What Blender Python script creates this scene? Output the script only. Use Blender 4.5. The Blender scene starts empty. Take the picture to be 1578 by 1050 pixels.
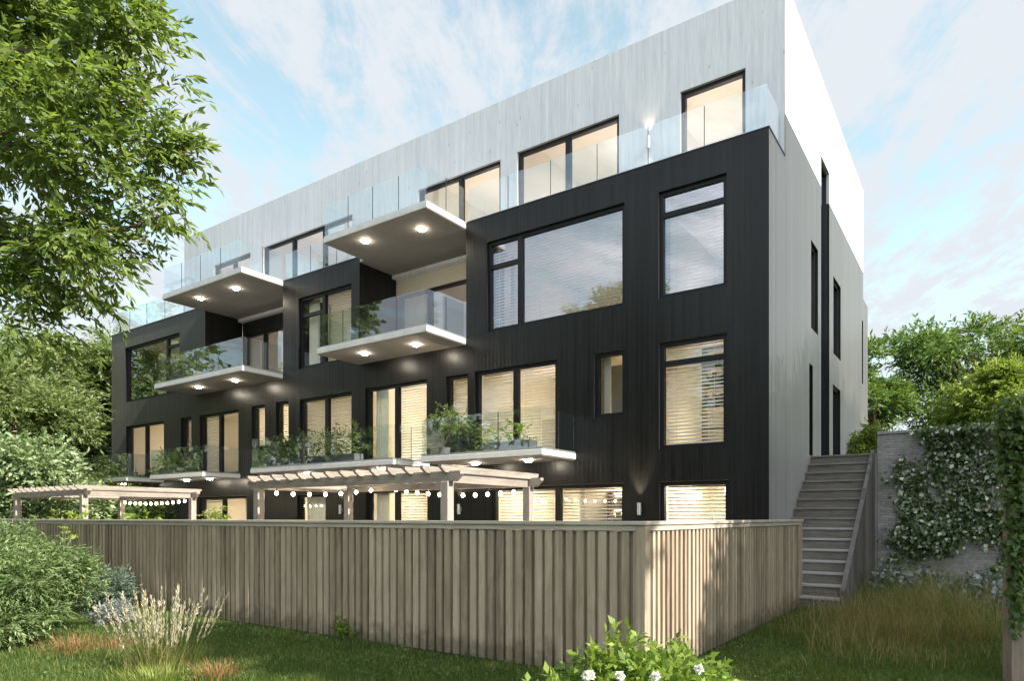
import bpy, math, random
import numpy as np
from mathutils import Vector

# ------------------------------------------------------------------ camera, world, sun, exposure
S = bpy.context.scene
COL = S.collection
random.seed(7)
R0 = np.random.RandomState(11)

cam_d = bpy.data.cameras.new('camera')
cam = bpy.data.objects.new('camera', cam_d)
COL.objects.link(cam)
cam.location = (3.323, -13.285, 1.64)
cam.rotation_euler = (math.radians(90), 0, math.radians(34.87))
cam_d.sensor_width = 36
cam_d.lens = 23.75
cam_d.shift_y = 0.173
cam_d.clip_end = 5000
S.camera = cam

SUN_EL = 37.0
SUN_AZ = 91.5            # degrees clockwise from +Y
w = bpy.data.worlds.new('World')
S.world = w
w.use_nodes = True
nt = w.node_tree
nt.nodes.clear()


def wn(t, **k):
    n = nt.nodes.new(t)
    for a, b in k.items():
        setattr(n, a, b)
    return n


def wm(op, a, b=None, c=None):
    n = wn('ShaderNodeMath', operation=op)
    for i, v in enumerate((a, b, c)):
        if v is None:
            continue
        if isinstance(v, (int, float)):
            n.inputs[i].default_value = v
        else:
            nt.links.new(v, n.inputs[i])
    return n.outputs[0]


sky = wn('ShaderNodeTexSky', sky_type='NISHITA', sun_disc=False)
sky.sun_elevation = math.radians(SUN_EL)
sky.sun_rotation = math.radians(SUN_AZ)
sky.air_density = 1.0
sky.dust_density = 1.2
sky.ozone_density = 1.2
tc = wn('ShaderNodeTexCoord')
sx = wn('ShaderNodeSeparateXYZ')
nt.links.new(tc.outputs['Generated'], sx.inputs[0])
zz = wm('ADD', wm('MAXIMUM', sx.outputs[2], 0.0), 0.10)
cb = wn('ShaderNodeCombineXYZ')
nt.links.new(wm('DIVIDE', sx.outputs[0], zz), cb.inputs[0])
nt.links.new(wm('DIVIDE', sx.outputs[1], zz), cb.inputs[1])
mp = wn('ShaderNodeMapping')
mp.inputs['Rotation'].default_value = (0, 0, math.radians(-118))
nt.links.new(cb.outputs[0], mp.inputs[0])
mp2 = wn('ShaderNodeMapping')
mp2.inputs['Scale'].default_value = (0.95, 2.7, 1)
nt.links.new(mp.outputs[0], mp2.inputs[0])
nz = wn('ShaderNodeTexNoise')
nz.inputs['Scale'].default_value = 2.0
nz.inputs['Detail'].default_value = 9
nz.inputs['Roughness'].default_value = 0.70
nz.inputs['Distortion'].default_value = 0.35
nt.links.new(mp2.outputs[0], nz.inputs['Vector'])
nz2 = wn('ShaderNodeTexNoise')
nz2.inputs['Scale'].default_value = 1.0
nz2.inputs['Detail'].default_value = 3
nt.links.new(mp.outputs[0], nz2.inputs['Vector'])
nz3 = wn('ShaderNodeTexNoise')
nz3.inputs['Scale'].default_value = 5.5
nz3.inputs['Detail'].default_value = 7
nz3.inputs['Roughness'].default_value = 0.65
nt.links.new(mp.outputs[0], nz3.inputs['Vector'])
cm = wm('ADD', wm('ADD', wm('MULTIPLY', nz.outputs[0], 0.62), wm('MULTIPLY', nz2.outputs[0], 0.22)), wm('MULTIPLY', nz3.outputs[0], 0.28))
mr = wn('ShaderNodeMapRange', interpolation_type='SMOOTHSTEP')
mr.inputs[1].default_value = 0.465
mr.inputs[2].default_value = 0.615
mr.inputs[3].default_value = 0.14
mr.inputs[4].default_value = 1.0
nt.links.new(cm, mr.inputs[0])
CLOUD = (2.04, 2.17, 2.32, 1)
mix = wn('ShaderNodeMix', data_type='RGBA')
# thin veil of high haze thickening towards the horizon
hz_ = wn('ShaderNodeMapRange', interpolation_type='SMOOTHSTEP')
hz_.inputs[1].default_value = 0.05
hz_.inputs[2].default_value = 0.50
hz_.inputs[3].default_value = 0.80
hz_.inputs[4].default_value = 0.0
nt.links.new(sx.outputs[2], hz_.inputs[0])
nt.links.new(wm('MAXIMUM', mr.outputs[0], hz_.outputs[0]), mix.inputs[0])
tint = wn('ShaderNodeMix', data_type='RGBA', blend_type='MULTIPLY')
tint.inputs[0].default_value = 1
nt.links.new(sky.outputs[0], tint.inputs[6])
tint.inputs[7].default_value = (1.15, 1.12, 0.80, 1)
nt.links.new(tint.outputs[2], mix.inputs[6])
# clouds behind the viewer brightened, an unseen boost added to light the shaded facade
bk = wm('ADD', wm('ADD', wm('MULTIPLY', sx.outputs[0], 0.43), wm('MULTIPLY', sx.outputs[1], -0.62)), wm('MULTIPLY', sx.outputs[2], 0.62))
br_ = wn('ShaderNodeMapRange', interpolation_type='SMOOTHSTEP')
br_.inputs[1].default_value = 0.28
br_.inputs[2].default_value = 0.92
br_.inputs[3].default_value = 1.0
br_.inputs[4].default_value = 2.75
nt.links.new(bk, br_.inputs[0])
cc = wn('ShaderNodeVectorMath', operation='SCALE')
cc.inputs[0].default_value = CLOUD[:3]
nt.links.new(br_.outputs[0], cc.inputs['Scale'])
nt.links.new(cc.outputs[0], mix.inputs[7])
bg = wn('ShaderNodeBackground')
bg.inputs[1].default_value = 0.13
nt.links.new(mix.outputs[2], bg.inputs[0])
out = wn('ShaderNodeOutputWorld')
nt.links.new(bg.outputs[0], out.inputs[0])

sun_d = bpy.data.lights.new('sun', 'SUN')
sun_d.energy = 4.2
sun_d.angle = math.radians(0.5)
sun_d.color = (1.0, 0.93, 0.82)
sun = bpy.data.objects.new('sun', sun_d)
COL.objects.link(sun)
_e, _a = math.radians(SUN_EL), math.radians(SUN_AZ)
sun_dir = Vector((math.sin(_a) * math.cos(_e), math.cos(_a) * math.cos(_e), math.sin(_e)))
sun.rotation_euler = sun_dir.to_track_quat('Z', 'Y').to_euler()
sun.location = (30, -5, 30)

S.view_settings.view_transform = 'Standard'
S.view_settings.look = 'None'
S.view_settings.gamma = 1
S.view_settings.exposure = 1.6
S.render.engine = 'CYCLES'
cy = S.cycles
cy.use_denoising = True
cy.max_bounces = 9
cy.diffuse_bounces = 3
cy.glossy_bounces = 4
cy.transmission_bounces = 4
cy.transparent_max_bounces = 16
cy.sample_clamp_indirect = 6
cy.caustics_reflective = False
cy.caustics_refractive = False

RV = np.array([.8204, .5717, 0.])      # to the right of the viewing direction
FV = np.array([-.5717, .8204, 0.])     # along the viewing direction


def at(right, fwd, z):
    p = np.array([3.323, -13.285, 0.]) + RV * right + FV * fwd
    return (p[0], p[1], z)


# ------------------------------------------------------------------ object helpers
def tag(o, label=None, cat=None, group=None, kind=None):
    if label:
        o['label'] = label
    if cat:
        o['category'] = cat
    if group:
        o['group'] = group
    if kind:
        o['kind'] = kind
    return o


def empty(name, loc=(0, 0, 0), parent=None):
    o = bpy.data.objects.new(name, None)
    o.empty_display_size = .2
    COL.objects.link(o)
    o.location = loc
    if parent:
        o.parent = parent
    return o


class MB:
    def __init__(s):
        s.v = []
        s.f = []

    def quad(s, a, b, c, d):
        i = len(s.v)
        s.v += [a, b, c, d]
        s.f.append((i, i + 1, i + 2, i + 3))

    def box(s, x0, x1, y0, y1, z0, z1):
        if x0 > x1: x0, x1 = x1, x0
        if y0 > y1: y0, y1 = y1, y0
        if z0 > z1: z0, z1 = z1, z0
        i = len(s.v)
        s.v += [(x0, y0, z0), (x1, y0, z0), (x1, y1, z0), (x0, y1, z0),
                (x0, y0, z1), (x1, y0, z1), (x1, y1, z1), (x0, y1, z1)]
        s.f += [tuple(i + k for k in q) for q in
                ((0, 3, 2, 1), (4, 5, 6, 7), (0, 1, 5, 4), (1, 2, 6, 5), (2, 3, 7, 6), (3, 0, 4, 7))]
        return s

    def extr(s, poly, axis, a, b):
        """closed polygon (list of 2-tuples) extruded along an axis from a to b"""
        n = len(poly)
        i = len(s.v)

        def pt(p, t):
            return {'x': (t, p[0], p[1]), 'y': (p[0], t, p[1]), 'z': (p[0], p[1], t)}[axis]
        s.v += [pt(p, a) for p in poly] + [pt(p, b) for p in poly]
        s.f.append(tuple(i + k for k in range(n))[::-1])
        s.f.append(tuple(i + n + k for k in range(n)))
        for k in range(n):
            k2 = (k + 1) % n
            s.f.append((i + k, i + k2, i + n + k2, i + n + k))
        return s

    def tube(s, pts, rad, n=7, cap=True):
        pts = [Vector(p) for p in pts]
        if isinstance(rad, (int, float)):
            rad = [rad] * len(pts)
        i0 = len(s.v)
        for k, p in enumerate(pts):
            t = (pts[min(k + 1, len(pts) - 1)] - pts[max(k - 1, 0)]).normalized()
            u = t.cross(Vector((0.31, 0.17, 0.93)))
            if u.length < 1e-3:
                u = t.cross(Vector((1, 0, 0)))
            u.normalize()
            v = t.cross(u)
            for j in range(n):
                a = 2 * math.pi * j / n
                s.v.append(tuple(p + (u * math.cos(a) + v * math.sin(a)) * rad[k]))
        for k in range(len(pts) - 1):
            for j in range(n):
                j2 = (j + 1) % n
                s.f.append((i0 + k * n + j, i0 + k * n + j2, i0 + (k + 1) * n + j2, i0 + (k + 1) * n + j))
        if cap:
            s.f.append(tuple(i0 + j for j in range(n))[::-1])
            s.f.append(tuple(i0 + (len(pts) - 1) * n + j for j in range(n)))
        return s

    def ball(s, c, r, nu=10, nv=7, sz=1.0):
        i0 = len(s.v)
        for a in range(nv + 1):
            th = math.pi * a / nv
            for b in range(nu):
                ph = 2 * math.pi * b / nu
                s.v.append((c[0] + r * math.sin(th) * math.cos(ph), c[1] + r * math.sin(th) * math.sin(ph),
                            c[2] + r * sz * math.cos(th)))
        for a in range(nv):
            for b in range(nu):
                b2 = (b + 1) % nu
                s.f.append((i0 + a * nu + b, i0 + (a + 1) * nu + b, i0 + (a + 1) * nu + b2, i0 + a * nu + b2))
        return s

    def build(s, name, mat, parent=None, smooth=False, bevel=0.0, label=None):
        me = bpy.data.meshes.new(name)
        me.from_pydata([tuple(map(float, p)) for p in s.v], [], s.f)
        me.update()
        if smooth:
            me.polygons.foreach_set('use_smooth', [True] * len(me.polygons))
        o = bpy.data.objects.new(name, me)
        COL.objects.link(o)
        me.materials.append(mat)
        if parent:
            o.parent = parent
        if bevel:
            m = o.modifiers.new('bevel', 'BEVEL')
            m.width = bevel
            m.segments = 1
        if label:
            o['label'] = label
        return o


def np_mesh(name, V, Fq, mat, parent=None, nv=4):
    me = bpy.data.meshes.new(name)
    V = np.asarray(V, dtype=np.float32)
    Fq = np.asarray(Fq, dtype=np.int32)
    me.vertices.add(len(V))
    me.vertices.foreach_set('co', V.ravel())
    me.loops.add(Fq.size)
    me.loops.foreach_set('vertex_index', Fq.ravel())
    me.polygons.add(len(Fq))
    me.polygons.foreach_set('loop_start', np.arange(0, Fq.size, nv, dtype=np.int32))
    me.polygons.foreach_set('loop_total', np.full(len(Fq), nv, dtype=np.int32))
    me.update(calc_edges=True)
    me.validate()
    o = bpy.data.objects.new(name, me)
    COL.objects.link(o)
    me.materials.append(mat)
    if parent:
        o.parent = parent
    return o


def norm(a):
    return a / np.maximum(np.linalg.norm(a, axis=-1, keepdims=True), 1e-6)


def leaf_geo(P, D, L, W, rs, fold=.18):
    """rhombus leaves: base, two sides, tip"""
    n = len(P)
    rnd = norm(rs.normal(size=(n, 3)) + np.array([0, 0, 1.1]))
    side = norm(np.cross(D, rnd))
    nn = np.cross(side, D)
    L = np.asarray(L).reshape(-1, 1) * np.ones((n, 1))
    W = np.asarray(W).reshape(-1, 1) * np.ones((n, 1))
    mid = P + D * L * .45
    V = np.empty((n, 4, 3))
    V[:, 0] = P
    V[:, 1] = mid + side * W * .5 + nn * W * fold
    V[:, 2] = P + D * L - nn * W * fold
    V[:, 3] = mid - side * W * .5 + nn * W * fold
    return V.reshape(-1, 3), np.arange(4 * n).reshape(n, 4)


def in_ball(n, rs, p=2.2):
    d = norm(rs.normal(size=(n, 3)))
    return d * (rs.rand(n, 1) ** (1 / p))


def clumps(lumps, m, rs, f=.36):
    out = []
    for c, r in lumps:
        for u in in_ball(m, rs, 3.2):
            q = f * (.7 + .6 * rs.rand())
            out.append((tuple(np.array(c) + u * np.array(r) * .82), tuple(np.array(r) * q * np.array([1.15, 1.15, .75]))))
    return out


def spray_leaves(lumps, n_spray, k, spray_len, L, W, rs, origin=None, droop=.5, spread=.9, up=0.0):
    """twigs with alternate leaves, filling ellipsoid lumps; returns leaf verts and faces"""
    vols = np.array([(l[1][0] * l[1][1] * l[1][2]) ** .75 for l in lumps])
    cnt = np.maximum(1, (n_spray * vols / vols.sum()).astype(int))
    Ps, Ds = [], []
    for (c, r), m in zip(lumps, cnt):
        u = in_ball(m, rs)
        p = np.array(c) + u * np.array(r)
        d = norm(u) * 1.0 + rs.normal(size=(m, 3)) * .55
        if origin is not None:
            d += norm(p - np.array(origin)) * .8
        d[:, 2] += up - droop * .6
        Ps.append(p)
        Ds.append(norm(d))
    P, Dn = np.concatenate(Ps), np.concatenate(Ds)
    n = len(P)
    sd = norm(np.cross(Dn, np.array([0, 0, 1.]) + rs.normal(size=(n, 3)) * .3))
    ln = spray_len * (0.6 + .8 * rs.rand(n, 1))
    LP, LD = [], []
    for j in range(k):
        t = (j + .5) / k
        base = P + Dn * ln * t + np.array([0, 0, -1.]) * (droop * .35 * ln * t * t)
        sgn = 1 if j % 2 else -1
        d = Dn * (.55 + .5 * t) + sd * sgn * spread * (1 - .5 * t) + rs.normal(size=(n, 3)) * .25
        d[:, 2] -= droop * .55
        LP.append(base)
        LD.append(norm(d))
    LP, LD = np.concatenate(LP), np.concatenate(LD)
    nL = len(LP)
    s = .65 + .7 * rs.rand(nL)
    return leaf_geo(LP, LD, L * s, W * s, rs)


# ------------------------------------------------------------------ materials
def new_mat(name):
    m = bpy.data.materials.new(name)
    m.use_nodes = True
    t = m.node_tree
    return m, t, t.nodes['Principled BSDF'], t.nodes['Material Output']


class NT:
    def __init__(s, t):
        s.t = t

    def n(s, typ, **k):
        nd = s.t.nodes.new(typ)
        for a, b in k.items():
            setattr(nd, a, b)
        return nd

    def m(s, op, *args):
        nd = s.n('ShaderNodeMath', operation=op)
        for i, v in enumerate(args):
            s.set(nd.inputs[i], v)
        return nd.outputs[0]

    def set(s, sock, v):
        if isinstance(v, bpy.types.NodeSocket):
            s.t.links.new(v, sock)
        else:
            sock.default_value = v

    def comb(s, x, y, z):
        c = s.n('ShaderNodeCombineXYZ')
        for i, v in enumerate((x, y, z)):
            s.set(c.inputs[i], v)
        return c.outputs[0]

    def noise(s, vec, scale=1, detail=4, rough=.55, dist=0.0):
        nd = s.n('ShaderNodeTexNoise')
        nd.inputs['Scale'].default_value = scale
        nd.inputs['Detail'].default_value = detail
        nd.inputs['Roughness'].default_value = rough
        nd.inputs['Distortion'].default_value = dist
        if vec is not None:
            s.t.links.new(vec, nd.inputs['Vector'])
        return nd.outputs[0]

    def ramp(s, fac, stops):
        r = s.n('ShaderNodeValToRGB')
        e = r.color_ramp.elements
        while len(e) < len(stops):
            e.new(.5)
        for el, (p, c) in zip(e, stops):
            el.position = p
            el.color = (*c, 1)
        s.t.links.new(fac, r.inputs[0])
        return r.outputs[0]

    def mixc(s, fac, a, b, mode='MIX'):
        nd = s.n('ShaderNodeMix', data_type='RGBA', blend_type=mode)
        s.set(nd.inputs[0], fac)
        for sock, v in ((nd.inputs[6], a), (nd.inputs[7], b)):
            if isinstance(v, tuple):
                v = (*v[:3], 1)
            s.set(sock, v)
        return nd.outputs[2]

    def bump(s, h, strength=.3, dist=.01):
        b = s.n('ShaderNodeBump')
        b.inputs['Strength'].default_value = strength
        b.inputs['Distance'].default_value = dist
        s.t.links.new(h, b.inputs['Height'])
        return b.outputs[0]


def cladding(name, lo, hi, board, rough, spec, coat=0.0, knots=0.0, groove=1.0, tone=.14, fine=1.0):
    """vertical timber boards; coordinate along the wall is x+y so it works on both wall directions"""
    m, t, b, o = new_mat(name)
    q = NT(t)
    tcn = q.n('ShaderNodeTexCoord')
    sp = q.n('ShaderNodeSeparateXYZ')
    t.links.new(tcn.outputs['Object'], sp.inputs[0])
    s = q.m('ADD', sp.outputs[0], sp.outputs[1])
    z = sp.outputs[2]
    u = q.m('DIVIDE', s, board)
    idn = q.m('FLOOR', u)
    fr = q.m('FRACT', u)
    wnz = q.n('ShaderNodeTexWhiteNoise', noise_dimensions='1D')
    t.links.new(idn, wnz.inputs['W'])
    # boards are butted end to end at a height of their own
    zoff = q.m('MULTIPLY', wnz.outputs[0], 7.3)
    streak = q.noise(q.comb(q.m('MULTIPLY', s, 55 * fine), q.m('ADD', q.m('MULTIPLY', z, 1.1 * fine), zoff), 0.0), 1.0, 5, .65)
    blot = q.noise(q.comb(q.m('MULTIPLY', s, 9), q.m('MULTIPLY', z, .55), zoff), 1.0, 3, .6)
    big = q.noise(q.comb(q.m('MULTIPLY', s, .5), q.m('MULTIPLY', z, .4), 3.3), 1.0, 2)
    v = q.m('ADD', q.m('MULTIPLY', streak, .55), q.m('MULTIPLY', wnz.outputs[0], tone))
    v = q.m('ADD', v, q.m('MULTIPLY', blot, .3))
    v = q.m('ADD', v, q.m('MULTIPLY', big, .12))
    colr = q.ramp(v, [(.38, lo), (.86, hi)])
    edge = q.m('MINIMUM', fr, q.m('SUBTRACT', 1.0, fr))
    grv = q.n('ShaderNodeMapRange')
    t.links.new(edge, grv.inputs[0])
    grv.inputs[2].default_value = .045
    colr = q.mixc(q.m('ADD', q.m('MULTIPLY', grv.outputs[0], groove), 1.0 - groove), tuple(c * .55 for c in lo), colr)
    if knots:
        vo = q.n('ShaderNodeTexVoronoi')
        vo.inputs['Scale'].default_value = 1.0
        t.links.new(q.comb(q.m('MULTIPLY', s, 4.2), q.m('MULTIPLY', z, 1.5), 0.0), vo.inputs['Vector'])
        k = q.n('ShaderNodeMapRange', interpolation_type='SMOOTHSTEP')
        t.links.new(vo.outputs['Distance'], k.inputs[0])
        k.inputs[1].default_value = .04
        k.inputs[2].default_value = .11
        k.inputs[3].default_value = knots
        k.inputs[4].default_value = 0
        colr = q.mixc(k.outputs[0], colr, tuple(c * .55 for c in lo))
    t.links.new(colr, b.inputs['Base Color'])
    rr = q.m('ADD', q.m('MULTIPLY', streak, .25), rough - .12)
    t.links.new(rr, b.inputs['Roughness'])
    b.inputs['Specular IOR Level'].default_value = spec
    if coat:
        t.links.new(q.m('MULTIPLY', q.m('ADD', q.m('MULTIPLY', wnz.outputs[0], .18), q.m('ADD', .25, q.m('MULTIPLY', streak, 1.2))), coat), b.inputs['Sheen Weight'])
    b.inputs['Sheen Tint'].default_value = (1, .955, .90, 1)
    b.inputs['Sheen Roughness'].default_value = .27
    h = q.m('ADD', q.m('MULTIPLY', grv.outputs[0], groove), q.m('MULTIPLY', streak, .25))
    t.links.new(q.bump(h, .35, .006), b.inputs['Normal'])
    return m


def plain(name, col, rough=.5, spec=.4, metal=0.0, var=.12, scale=6.0, bump=.12, coords='Object'):
    m, t, b, o = new_mat(name)
    q = NT(t)
    tcn = q.n('ShaderNodeTexCoord')
    n1 = q.noise(tcn.outputs[coords], scale, 6, .6)
    n2 = q.noise(tcn.outputs[coords], scale * 9, 4, .6)
    v = q.m('ADD', q.m('MULTIPLY', n1, .7), q.m('MULTIPLY', n2, .3))
    c = q.ramp(v, [(.3, tuple(x * (1 - var) for x in col)), (.7, tuple(min(1, x * (1 + var)) for x in col))])
    t.links.new(c, b.inputs['Base Color'])
    b.inputs['Roughness'].default_value = rough
    b.inputs['Specular IOR Level'].default_value = spec
    b.inputs['Metallic'].default_value = metal
    if bump:
        t.links.new(q.bump(n2, bump, .01), b.inputs['Normal'])
    return m


def timber(name, lo, hi, axis=2, rough=.7, dark=.55, dirt=False):
    """sawn timber boards, each mesh island its own tone, grain along the given axis"""
    m, t, b, o = new_mat(name)
    q = NT(t)
    tcn = q.n('ShaderNodeTexCoord')
    geo = q.n('ShaderNodeNewGeometry')
    sp = q.n('ShaderNodeSeparateXYZ')
    t.links.new(tcn.outputs['Object'], sp.inputs[0])
    sc = [38.0, 38.0, 38.0]
    sc[axis] = 1.3
    off = q.m('MULTIPLY', geo.outputs['Random Per Island'], 37.0)
    vec = q.comb(*[q.m('ADD', q.m('MULTIPLY', sp.outputs[i], sc[i]), off) for i in range(3)])
    g = q.noise(vec, 1.0, 6, .65, .4)
    sc2 = [7.0, 7.0, 7.0]
    sc2[axis] = 2.2
    vec2 = q.comb(*[q.m('ADD', q.m('MULTIPLY', sp.outputs[i], sc2[i]), off) for i in range(3)])
    g2 = q.noise(vec2, 1.0, 4, .6, .8)
    v = q.m('ADD', q.m('MULTIPLY', g, .5), q.m('MULTIPLY', g2, .32))
    v = q.m('ADD', v, q.m('MULTIPLY', geo.outputs['Random Per Island'], .26))
    c = q.ramp(v, [(.34, tuple(x * dark for x in lo)), (.5, lo), (.85, hi)])
    vo = q.n('ShaderNodeTexVoronoi')
    sc3 = [9.0, 9.0, 9.0]
    sc3[axis] = 2.4
    t.links.new(q.comb(*[q.m('ADD', q.m('MULTIPLY', sp.outputs[i], sc3[i]), off) for i in range(3)]), vo.inputs['Vector'])
    k = q.n('ShaderNodeMapRange', interpolation_type='SMOOTHSTEP')
    t.links.new(vo.outputs['Distance'], k.inputs[0])
    k.inputs[1].default_value = .06
    k.inputs[2].default_value = .16
    k.inputs[3].default_value = .7
    k.inputs[4].default_value = 0
    c = q.mixc(k.outputs[0], c, tuple(x * .4 for x in lo))
    if dirt:                                      # algae and splashed soil along the foot, ragged upper edge
        sn = q.noise(tcn.outputs['Object'], 5.0, 5, .65)
        dm = q.n('ShaderNodeMapRange', interpolation_type='SMOOTHSTEP')
        t.links.new(q.m('SUBTRACT', sp.outputs[2], q.m('MULTIPLY', q.m('SUBTRACT', sn, .35), .75)), dm.inputs[0])
        dm.inputs[1].default_value = -.05
        dm.inputs[2].default_value = .22
        dm.inputs[3].default_value = .65
        dm.inputs[4].default_value = 0
        c = q.mixc(dm.outputs[0], c, (.075, .072, .045))
    t.links.new(c, b.inputs['Base Color'])
    b.inputs['Roughness'].default_value = rough
    b.inputs['Specular IOR Level'].default_value = .25
    t.links.new(q.bump(g, .25, .004), b.inputs['Normal'])
    return m


def leaf_mat(name, cols, trans=.35, rough=.5, spec=.35):
    m, t, b, o = new_mat(name)
    q = NT(t)
    geo = q.n('ShaderNodeNewGeometry')
    tcn = q.n('ShaderNodeTexCoord')
    n1 = q.noise(tcn.outputs['Object'], .9, 3)
    v = q.m('ADD', q.m('MULTIPLY', geo.outputs['Random Per Island'], .75), q.m('MULTIPLY', q.m('SUBTRACT', n1, .25), .5))
    st = [(i / max(1, len(cols) - 1), c) for i, c in enumerate(cols)]
    c = q.ramp(v, st)
    t.links.new(c, b.inputs['Base Color'])
    b.inputs['Roughness'].default_value = rough
    b.inputs['Specular IOR Level'].default_value = spec
    tr = q.n('ShaderNodeBsdfTranslucent')
    tcol = q.mixc(.55, c, (.30, .42, .04), 'MIX')
    t.links.new(tcol, tr.inputs[0])
    mx = q.n('ShaderNodeMixShader')
    mx.inputs[0].default_value = trans
    t.links.new(b.outputs[0], mx.inputs[1])
    t.links.new(tr.outputs[0], mx.inputs[2])
    t.links.new(mx.outputs[0], o.inputs[0])
    return m


def glass_mat(name, tint, base_refl, rough=.0, gain=1.0, refl=(.95, .97, 1)):
    """thin sheet glass: clear with a mirror layer growing towards grazing angles"""
    m, t, b, o = new_mat(name)
    q = NT(t)
    t.nodes.remove(b)
    tr = q.n('ShaderNodeBsdfTransparent')
    tr.inputs[0].default_value = (*tint, 1)
    gl = q.n('ShaderNodeBsdfGlossy')
    gl.inputs['Roughness'].default_value = rough
    gl.inputs[0].default_value = (*refl, 1)
    ge = q.n('ShaderNodeNewGeometry')
    dt = q.n('ShaderNodeVectorMath', operation='DOT_PRODUCT')
    t.links.new(ge.outputs['Normal'], dt.inputs[0])
    t.links.new(ge.outputs['Incoming'], dt.inputs[1])
    cosn = q.m('ABSOLUTE', dt.outputs['Value'])
    fres = q.m('ADD', .04, q.m('MULTIPLY', .96, q.m('POWER', q.m('SUBTRACT', 1.0, cosn), 5.0)))
    # slight waviness of the panes
    tcn = q.n('ShaderNodeTexCoord')
    nz_ = q.noise(tcn.outputs['Object'], 1.1, 2)
    t.links.new(q.bump(nz_, .03, .02), gl.inputs['Normal'])
    f = q.m('MINIMUM', q.m('ADD', q.m('MULTIPLY', fres, gain), base_refl), 1.0)
    mx = q.n('ShaderNodeMixShader')
    t.links.new(f, mx.inputs[0])
    t.links.new(tr.outputs[0], mx.inputs[1])
    t.links.new(gl.outputs[0], mx.inputs[2])
    t.links.new(mx.outputs[0], o.inputs[0])
    return m


def emit(name, col, strength):
    m, t, b, o = new_mat(name)
    t.nodes.remove(b)
    e = t.nodes.new('ShaderNodeEmission')
    e.inputs[0].default_value = (*col, 1)
    e.inputs[1].default_value = strength
    t.links.new(e.outputs[0], o.inputs[0])
    return m


M_DARK = cladding('charred_cladding', (.001, .0011, .0013), (.0165, .0165, .0165), .115, .33, .26, coat=1.15)
M_WHITE = cladding('white_cladding', (.46, .47, .51), (.85, .85, .875), .085, .55, .3, knots=.6, groove=.10, tone=.05, fine=1.7)
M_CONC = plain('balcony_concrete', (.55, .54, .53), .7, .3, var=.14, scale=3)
M_SOFFIT = plain('shaded_soffit', (.20, .185, .17), .8, .2, var=.08, scale=2)  # slab underside: shade on the concrete put into a darker colour
M_BEIGE = plain('beige_panel', (.50, .45, .38), .7, .3, var=.05)
M_FRAME = plain('black_frame', (.006, .006, .007), .45, .25, var=.1, bump=0)
M_BLACKMETAL = plain('dark_metal', (.02, .02, .022), .4, .5, var=.1, bump=0)
M_CREAM = plain('cream_plaster', (.72, .66, .55), .8, .2, var=.04, scale=2)
M_OAK = timber('oak_joinery', (.30, .15, .06), (.45, .25, .11), 2)
M_OAKFLOOR = timber('oak_floor', (.28, .18, .10), (.40, .27, .15), 0)
M_SLAT = plain('blind_slat', (.74, .69, .58), .55, .3, var=.04, bump=0)
M_CURTAIN = plain('curtain_linen', (.74, .70, .60), .9, .1, var=.06, scale=14)
M_GLASS = glass_mat('window_glass', (.93, .95, .94), .06, gain=1.0)
M_GLASSR = glass_mat('coated_window_glass', (.86, .88, .92), .25, gain=1.0, refl=(.80, .87, 1))
M_RAIL = glass_mat('balustrade_glass', (.94, .98, .988), .07, gain=1.1)
M_WARM = emit('warm_fill_panel', (1, .84, .64), 11.0)
M_COOL = emit('dim_fill_panel', (1, .90, .82), 5.0)
M_PEACH = emit('bright_fill_panel', (1, .86, .76), 9.0)
M_DOWN = emit('downlight_glow', (1, .88, .70), 70.0)
M_BULB = emit('bulb_glow', (1, .80, .50), 19.0)
M_GLOBE = emit('globe_glow', (1, .88, .72), 5.0)
M_FENCE = timber('fence_timber', (.275, .216, .155), (.51, .425, .325), 2, .75, dirt=True)
M_FENCEH = timber('fence_cap_timber', (.30, .26, .21), (.50, .45, .38), 0, .7)
M_PERG = timber('pergola_timber', (.19, .165, .142), (.40, .36, .315), 0, .7)
M_PERGV = timber('pergola_post_timber', (.19, .165, .142), (.40, .36, .315), 2, .7)
M_STAIR = timber('stair_timber', (.12, .108, .098), (.29, .26, .23), 0, .65)
M_NOSE = timber('stair_tread_timber', (.26, .25, .24), (.42, .40, .38), 0, .6)
M_STAIRV = timber('stair_side_timber', (.09, .083, .08), (.20, .185, .175), 2, .7)
M_BARK = plain('bark', (.10, .075, .055), .9, .1, var=.4, scale=7, bump=.6)
M_BARKPALE = plain('pale_bark', (.22, .18, .14), .9, .1, var=.35, scale=7, bump=.5)
M_PLANTER = plain('planter', (.10, .10, .10), .7, .3)
M_SILVER = plain('wall_lamp_metal', (.55, .55, .56), .35, .5, metal=.8, var=.05, bump=0)

L_BIG = leaf_mat('broad_tree_leaf', [(.036, .068, .017), (.095, .15, .036), (.24, .30, .09)], .48)
L_PALE = leaf_mat('pale_tree_leaf', [(.07, .11, .035), (.155, .20, .08), (.31, .34, .17)], .42)
L_MID = leaf_mat('mid_tree_leaf', [(.05, .088, .032), (.11, .155, .06), (.21, .25, .11)], .36)
L_WHITISH = leaf_mat('whitish_shrub_leaf', [(.075, .13, .05), (.18, .255, .12), (.42, .47, .31)], .3)
L_BUSH = leaf_mat('feathery_bush_leaf', [(.045, .085, .034), (.11, .17, .062), (.28, .345, .16)], .33)
L_BLUE = leaf_mat('blue_grey_bush_leaf', [(.05, .075, .055), (.085, .12, .095), (.13, .17, .14)], .2)
L_DARK = leaf_mat('dark_pine_leaf', [(.025, .068, .018), (.055, .12, .03), (.12, .20, .05)], .3)
L_LIME = leaf_mat('lime_tree_leaf', [(.12, .17, .028), (.20, .26, .045), (.29, .34, .075)], .4)
L_IVY = leaf_mat('ivy_leaf', [(.03, .062, .018), (.06, .11, .03), (.13, .18, .06)], .25)
L_IVYV = leaf_mat('variegated_ivy_leaf', [(.07, .11, .05), (.28, .33, .22), (.80, .82, .72)], .2)
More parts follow.
